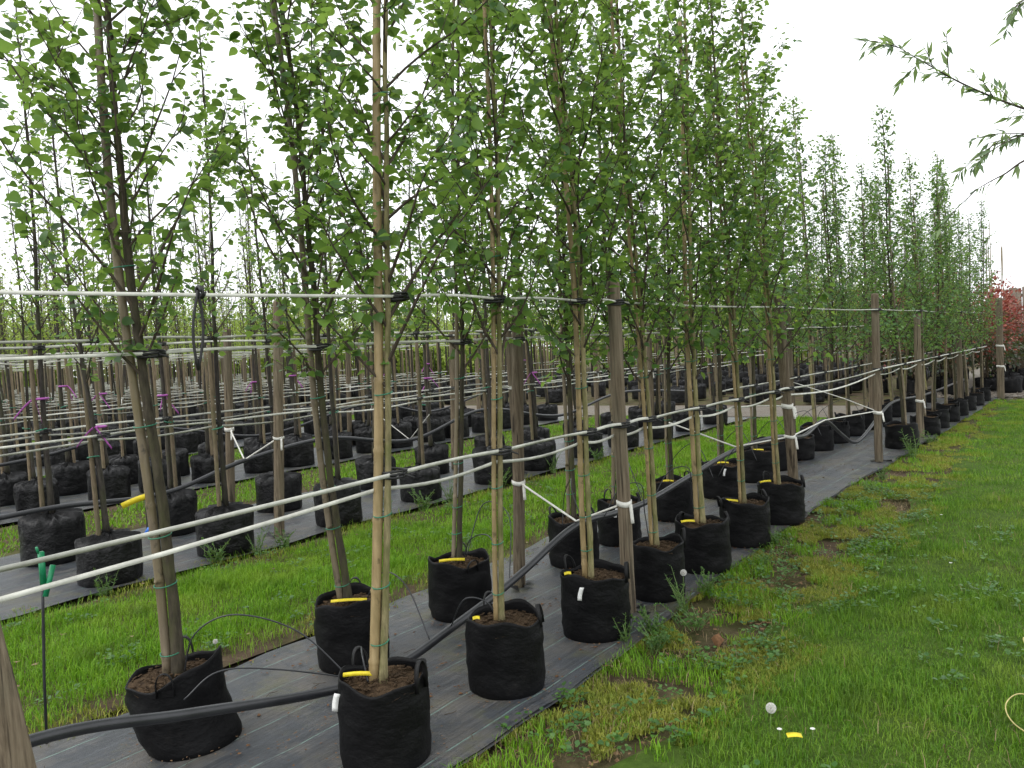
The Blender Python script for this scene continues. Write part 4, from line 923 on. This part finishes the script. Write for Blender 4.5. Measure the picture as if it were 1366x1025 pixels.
for pts, dens, ntw in LIMB:
    P = spline(pts, 8); mb = MB(); mb.tube(P-O, np.linspace(.009, .0009, len(P)), 6)
    lines = [P]
    for q in range(ntw):
        j = r.integers(int(len(P)*.35), len(P)-2); dd = unit(unit(P[min(j+3, len(P)-1)]-P[j])+r.normal(0, .55, 3)+np.array([0, 0, -.15])); l = r.uniform(.10, .26)
        tp = np.array([P[j], P[j]+dd*l*.5, P[j]+dd*l+np.array([0, 0, -.02])]); mb.tube(tp-O, [.002, .0016, .001], 4); lines.append(spline(tp, 6))
    br = obj('branch', mb.mesh('branch', True), M['twig'], e)
    for li, l in enumerate(lines):
        seg = np.linalg.norm(np.diff(l, axis=0), axis=1); cum = np.concatenate([[0], np.cumsum(seg)]); k = int(cum[-1]*(.42 if li == 0 else .95)/.0085*dens)
        for q in range(k):
            s = cum[-1]*(1-(.42 if li == 0 else .95)*r.uniform(0, 1)); p = np.array([np.interp(s, cum, l[:, c]) for c in range(3)])
            j = min(np.searchsorted(cum, s), len(l)-1); td = unit(l[j]-l[j-1]); D = (td*.9+r.normal(0, .6, 3)+np.array([0, 0, -.45]))[None]
            X_, Y_, Z_ = frames(D, (np.array([0, 0, 1.])+r.normal(0, .5, 3))[None]); sz = r.uniform(.034, .07)
            lf = bpy.data.objects.new('leaf', WU); COL.objects.link(lf); lf.parent = br
            lf.matrix_local = Matrix([[X_[0][c]*sz, Y_[0][c]*sz, Z_[0][c]*sz, p[c]-O[c]] for c in range(3)] + [[0, 0, 0, 1]])

# ------------------------------------------------------------------ more rows far behind, read as one mass
mb, bb, sb, LP = MB(), MB(), MB(), []
spots = [(x, y) for x in np.arange(-25.6, -42, -1.35) for y in np.arange(7.5, 27, .95)] + [(x, y) for x in np.arange(-5.2, -30, -1.5) for y in np.arange(26.2, 37, 1.2)] + [(x, y) for x in np.arange(-17.6, -30, -1.9) for y in np.arange(19.4, 26, 1.3)]
for x, y in spots:
    x += rng.uniform(-.15, .15); y += rng.uniform(-.2, .2); H = rng.uniform(3.8, 5.2); a, b = rng.uniform(-.2, .2, 2)
    mb.tube([(x, y, 0), (x+a*.4, y+b*.4, H*.5), (x+a, y+b, H)], [.03, .022, .006], 5)
    bb.tube([(x, y, -.02), (x, y, .05), (x, y, .30), (x, y, .37)], [.23, .25, .24, .09], 9)
    if rng.uniform() < .6: sb.tube([(x+.06, y, 0), (x+.07, y, 1.95)], .021, 5)
    n = rng.integers(90, 190); z = 1.9+(H-1.9)*rng.uniform(0, 1, n)**1.6; w_ = .34*(1.1-(z-1.9)/(H-1.9))+.05
    LP.append(np.column_stack([x+rng.normal(0, 1, n)*w_, y+rng.normal(0, 1, n)*w_, z]))
LP = np.vstack(LP); n = len(LP)
e = empty('far_tree_rows', (-20, 25, 0), 'mass of staked potted trees in the farthest nursery rows', 'trees'); stuff(e); OFF = np.array([-20, 25, 0])
for v in mb.V+bb.V+sb.V: v -= OFF
stuff(obj('trunks', mb.mesh('trunks'), M['bark_grey'], e)); stuff(obj('bags', bb.mesh('bags', True), M['bag_black'], e)); stuff(obj('stakes', sb.mesh('stakes'), M['wood_stake'], e))
stuff(obj('foliage', leaf_cloud('foliage', LP-OFF, rng.normal(0, 1, (n, 3)), np.array([0, 0, 1.])+rng.normal(0, .5, (n, 3)), rng.uniform(.07, .11, n), 'low'), M['leaf_lime'], e))
for x in np.arange(-27, -42, -2.0):
    for z in (1.15,): strap_run(x, [6, 10, 14, 18, 22, 26], z, 1, .02, '%s white tape in the distant rows by the woodland' % ('low' if z < 1.5 else 'high'), .004, .013, False)
for x in np.arange(-5.5, -16, -2.05):
    for z in (1.15, 1.9): strap_run(x, [19, 21, 23, 25, 28, 31, 35], z, 1, .02, '%s white tape in the rows beyond the gravel path' % ('low' if z < 1.5 else 'high'), .004, .012, False)

# ------------------------------------------------------------------ far wood behind the nursery
LP = []; mb = MB()
for i in range(150):
    if i < 90: x, y = rng.uniform(-56, -43), rng.uniform(6, 56)
    else: x, y = rng.uniform(-46, -9), rng.uniform(39, 52)
    H = rng.uniform(3.6, 6.0) if i < 90 else rng.uniform(2.8, 4.8)
    mb.tube([(x, y, -.05), (x+.1, y, H*.5), (x, y+.1, H*.9)], [.07, .05, .02], 5)
    for q in range(9):
        c = np.array([x+rng.normal(0, 1.1), y+rng.normal(0, 1.1), H*rng.uniform(.15, .92)]); LP.append(c+rng.normal(0, .5, (90, 3))*np.array([1, 1, .75]))
LP = np.vstack(LP); LP = LP[LP[:, 2] > 0]; n = len(LP); OFF = np.array([-30, 40, 0])
e = empty('distant_wood', (-30, 40, 0), 'yellow green young woodland behind the nursery rows', 'trees'); stuff(e)
stuff(obj('foliage', leaf_cloud('foliage', LP-OFF, rng.normal(0, 1, (n, 3)), np.array([0, 0, 1.])+rng.normal(0, .5, (n, 3)), rng.uniform(.16, .30, n), 'low'), M['leaf_lime'], e))
for v in mb.V: v -= OFF
stuff(obj('trunks', mb.mesh('trunks'), M['bark_grey'], e))
